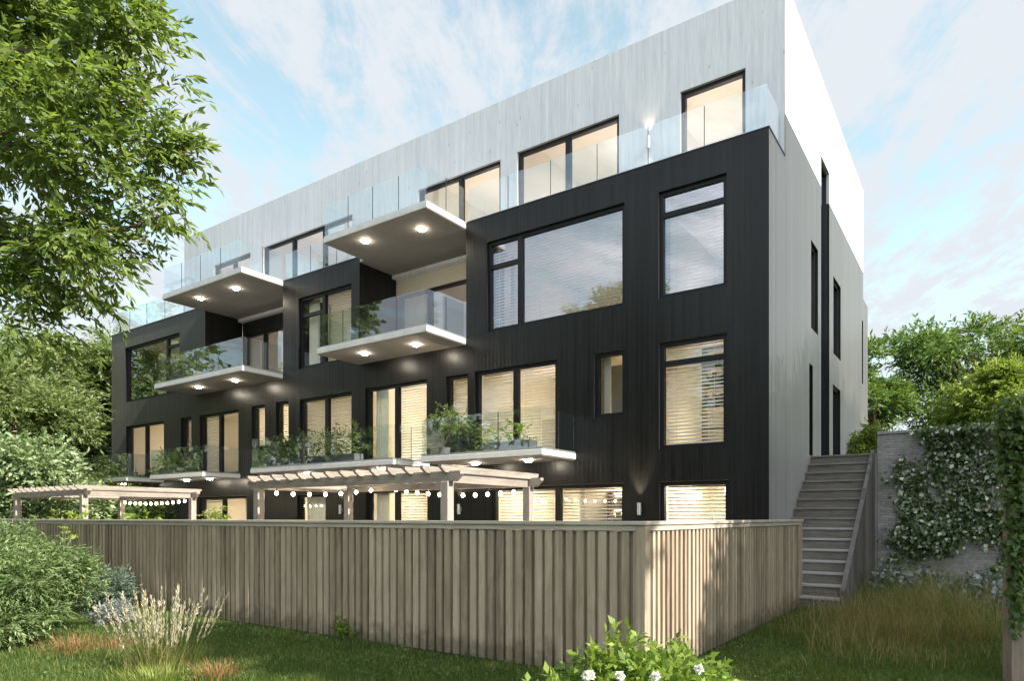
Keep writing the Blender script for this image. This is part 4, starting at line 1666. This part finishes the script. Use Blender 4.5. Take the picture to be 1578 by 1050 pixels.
shade_tree('broad garden tree beyond the board fence, off to the right of the staircase', 11.5, -1.0,
           [((11.5, -1.0, 7.3), (2.0, 3.2, 2.0)), ((11.3, -4.0, 6.9), (1.6, 2.0, 1.2)), ((11.7, 1.8, 7.5), (2.0, 2.2, 2.0)), ((11.3, -.4, 8.7), (1.6, 2.4, 1.0)),
            ((11.5, -2.8, 8.0), (1.4, 1.5, 1.0)), ((11.3, -6.2, 6.3), (1.3, 1.8, .7)), ((11.4, -8.2, 5.8), (1.2, 1.2, .6)), ((11.6, 0, 5.8), (1.8, 3.4, 1.2)), ((11.5, -1.2, 9.7), (1.8, 2.5, 1.2)), ((11.5, -3.6, 8.3), (1.6, 1.9, .9)), ((11.5, 1.9, 10.0), (1.8, 2.2, 1.6)), ((11.5, 3.0, 11.2), (1.6, 2.0, 1.3)),
            ((11.4, -8.15, 9.7), (1.2, .75, 1.1)), ((11.6, -8.15, 11.7), (1.4, .85, 1.6))], 111, 12000)
shade_tree('second garden tree beside the retaining wall, off to the right', 12.6, 4.6,
           [((12.6, 3.4, 11.8), (2.0, 2.6, 2.6)), ((12.4, 7.0, 12.2), (1.8, 2.4, 2.2)), ((12.6, .6, 11.9), (1.6, 1.9, 1.7)), ((12.8, 5.0, 14.2), (1.5, 2.4, 1.0)), ((12.6, 10, 12.4), (1.5, 2, 2)), ((12.6, 4, 9.6), (1.6, 3.4, 1.0))], 113, 4200)

# --- first floor balcony planting
def balcony_plants(x0, x1, h, label, seed, n, y=-.95, name='balcony_hedge', zt=3.07, mat=None):
    rs = np.random.RandomState(seed)
    base = ((x0 + x1) / 2, y, zt)
    b = np.array(base)
    t = empty(name, base)
    tag(t, label, 'balcony plants', 'planting on the balconies')
    MB().box(x0 - b[0], x1 - b[0], -.16, .16, .004, .26).build('planter', M_PLANTER, t, bevel=.01)
    lumps = []
    m = max(3, int((x1 - x0) / .28))
    for i in range(m):
        xx = x0 + (x1 - x0) * (i + .5) / m
        hh = h * (.6 + .4 * rs.rand())
        lumps.append(((xx, y + rs.normal() * .05, zt + .22 + hh * .45), (.26, .2, hh * .5)))
    V, Fq = spray_leaves(lumps, n, 8, .22, .075, .036, rs, droop=.35, up=.35)
    np_mesh('foliage', V - b, Fq, mat or L_BALC, t)


balcony_plants(-14.2, -12.2, .85, 'green hedge at the left half of the long first floor balcony', 121, 170)
balcony_plants(-12.0, -10.2, .95, 'green hedge at the middle of the long first floor balcony', 123, 160)
balcony_plants(-20.0, -18.9, .8, 'dark hedge on the balcony left of the long one', 125, 220)
balcony_plants(-25.4, -24.2, .8, 'dark hedge on the farthest left balcony', 127, 220)
balcony_plants(-6.0, -4.7, .55, 'loose yellow green plants along the rightmost first floor balcony', 129, 55, mat=L_FLOWERBUSH)
balcony_plants(-19.2, -17.6, .5, 'leafy plants behind the glass of the left second floor balcony', 131, 90, y=-1.1, zt=6.14)
# small potted tree on the rightmost first floor balcony
rs = np.random.RandomState(133)
bx = (-7.25, -.95, 3.07)
lum = [((-7.3, -.95, 4.0), (.28, .25, .16)), ((-7.05, -1.0, 3.85), (.25, .22, .14)), ((-6.8, -.9, 3.95), (.22, .2, .13)), ((-7.2, -.9, 4.2), (.2, .2, .12))]
stm = [([bx, (-7.28, -.95, 3.5), (-7.25, -.95, 3.95)], [.03, .025, .012]), ([(-7.27, -.95, 3.35), (-7.1, -.97, 3.6), (-6.85, -.92, 3.9)], [.018, .014, .006])]
pt_ = plant('potted_tree', 'small potted tree with a bare forked stem on the rightmost first floor balcony', 'potted tree', bx, lum, 150, 8, .16, .08, .04, L_BALC, 134, stm, M_BARKPALE)
MB().tube([(0, 0, .005), (0, 0, .24)], [.11, .15], 14).build('pot', M_PLANTER, pt_)
# plants in the patio beds, just showing over the fence
def patio_plant(x, y, h, label, seed, n, mat, rx=.25):
    rs = np.random.RandomState(seed)
    base = (x, y, .02)
    lum = [((x + rs.normal() * rx * .5, y + rs.normal() * .1, h * (.55 + .3 * rs.rand())), (rx, rx * .8, h * .25)) for _ in range(5)]
    stm = [([base, (x, y, h * .7)], [.02, .01])]
    plant('patio_plant', label, 'plant', base, lum, n, 8, .2, .1, .05, mat, seed, stm, group='plants behind the fence')


patio_plant(-14.6, -2.2, 1.95, 'round leafy patio plant by the left post of the nearest pergola', 141, 160, L_LIME)
for i, (x, lab) in enumerate(((-13.4, 'leftmost green tuft peeping over the fence cap'), (-12.2, 'green tuft peeping over the fence right of the far pergola'),
                              (-10.6, 'green tuft peeping over the fence left of the near pergola post'))):
    patio_plant(x, -6.6, 1.62, lab, 143 + i, 150, L_LIME, .4)

# --- trees facing the building across the garden (outside the picture, seen in the window panes)
GA = 'trees across the garden'
simple_tree('green_tree', 'green tree across the garden, mirrored in the left second floor window', -35.3, 28.6, 0, 16, 6, L_PALE, 151, 1700, 8, .55, .26, 1.2, 18, group=GA, low=.2)
simple_tree('green_tree', 'tallest tree across the garden, mirrored in the top storey panes', -36.1, 17.0, 0, 22, 5.5, L_MID, 153, 1700, 8, .55, .26, 1.2, 18, group=GA, low=.25)
simple_tree('pale_tree', 'pale tree across the garden, mirrored in the recessed balcony doors', -37.7, 5.9, 0, 16, 4.5, L_PALE, 155, 1400, 8, .5, .24, 1.1, 14, group=GA, low=.2)
for i, (x, y, h, rr_, lab) in enumerate((
        (-10, -34, 13, 5, 'broad tree of the belt across the garden, nearest to the viewer'), (-19, -37, 14, 5.5, 'second broad tree of the belt across the garden'),
        (-28, -39, 14, 5.5, 'third broad tree of the belt across the garden'), (-47, -33, 15, 6, 'fifth broad tree of the belt across the garden'),
        (-57, -28, 15, 6, 'last broad tree of the belt across the garden'), (0, -33, 12, 5, 'broad tree of the belt right behind the viewer'))):
    dx, dy = x - 3.323, y + 13.285
    simple_tree('belt_tree', lab, .8204 * dx + .5717 * dy, -.5717 * dx + .8204 * dy, 0, h, rr_, L_MID, 161 + 2 * i, 1300, 8, .6, .3, 1.2, 16, group=GA, low=.12)
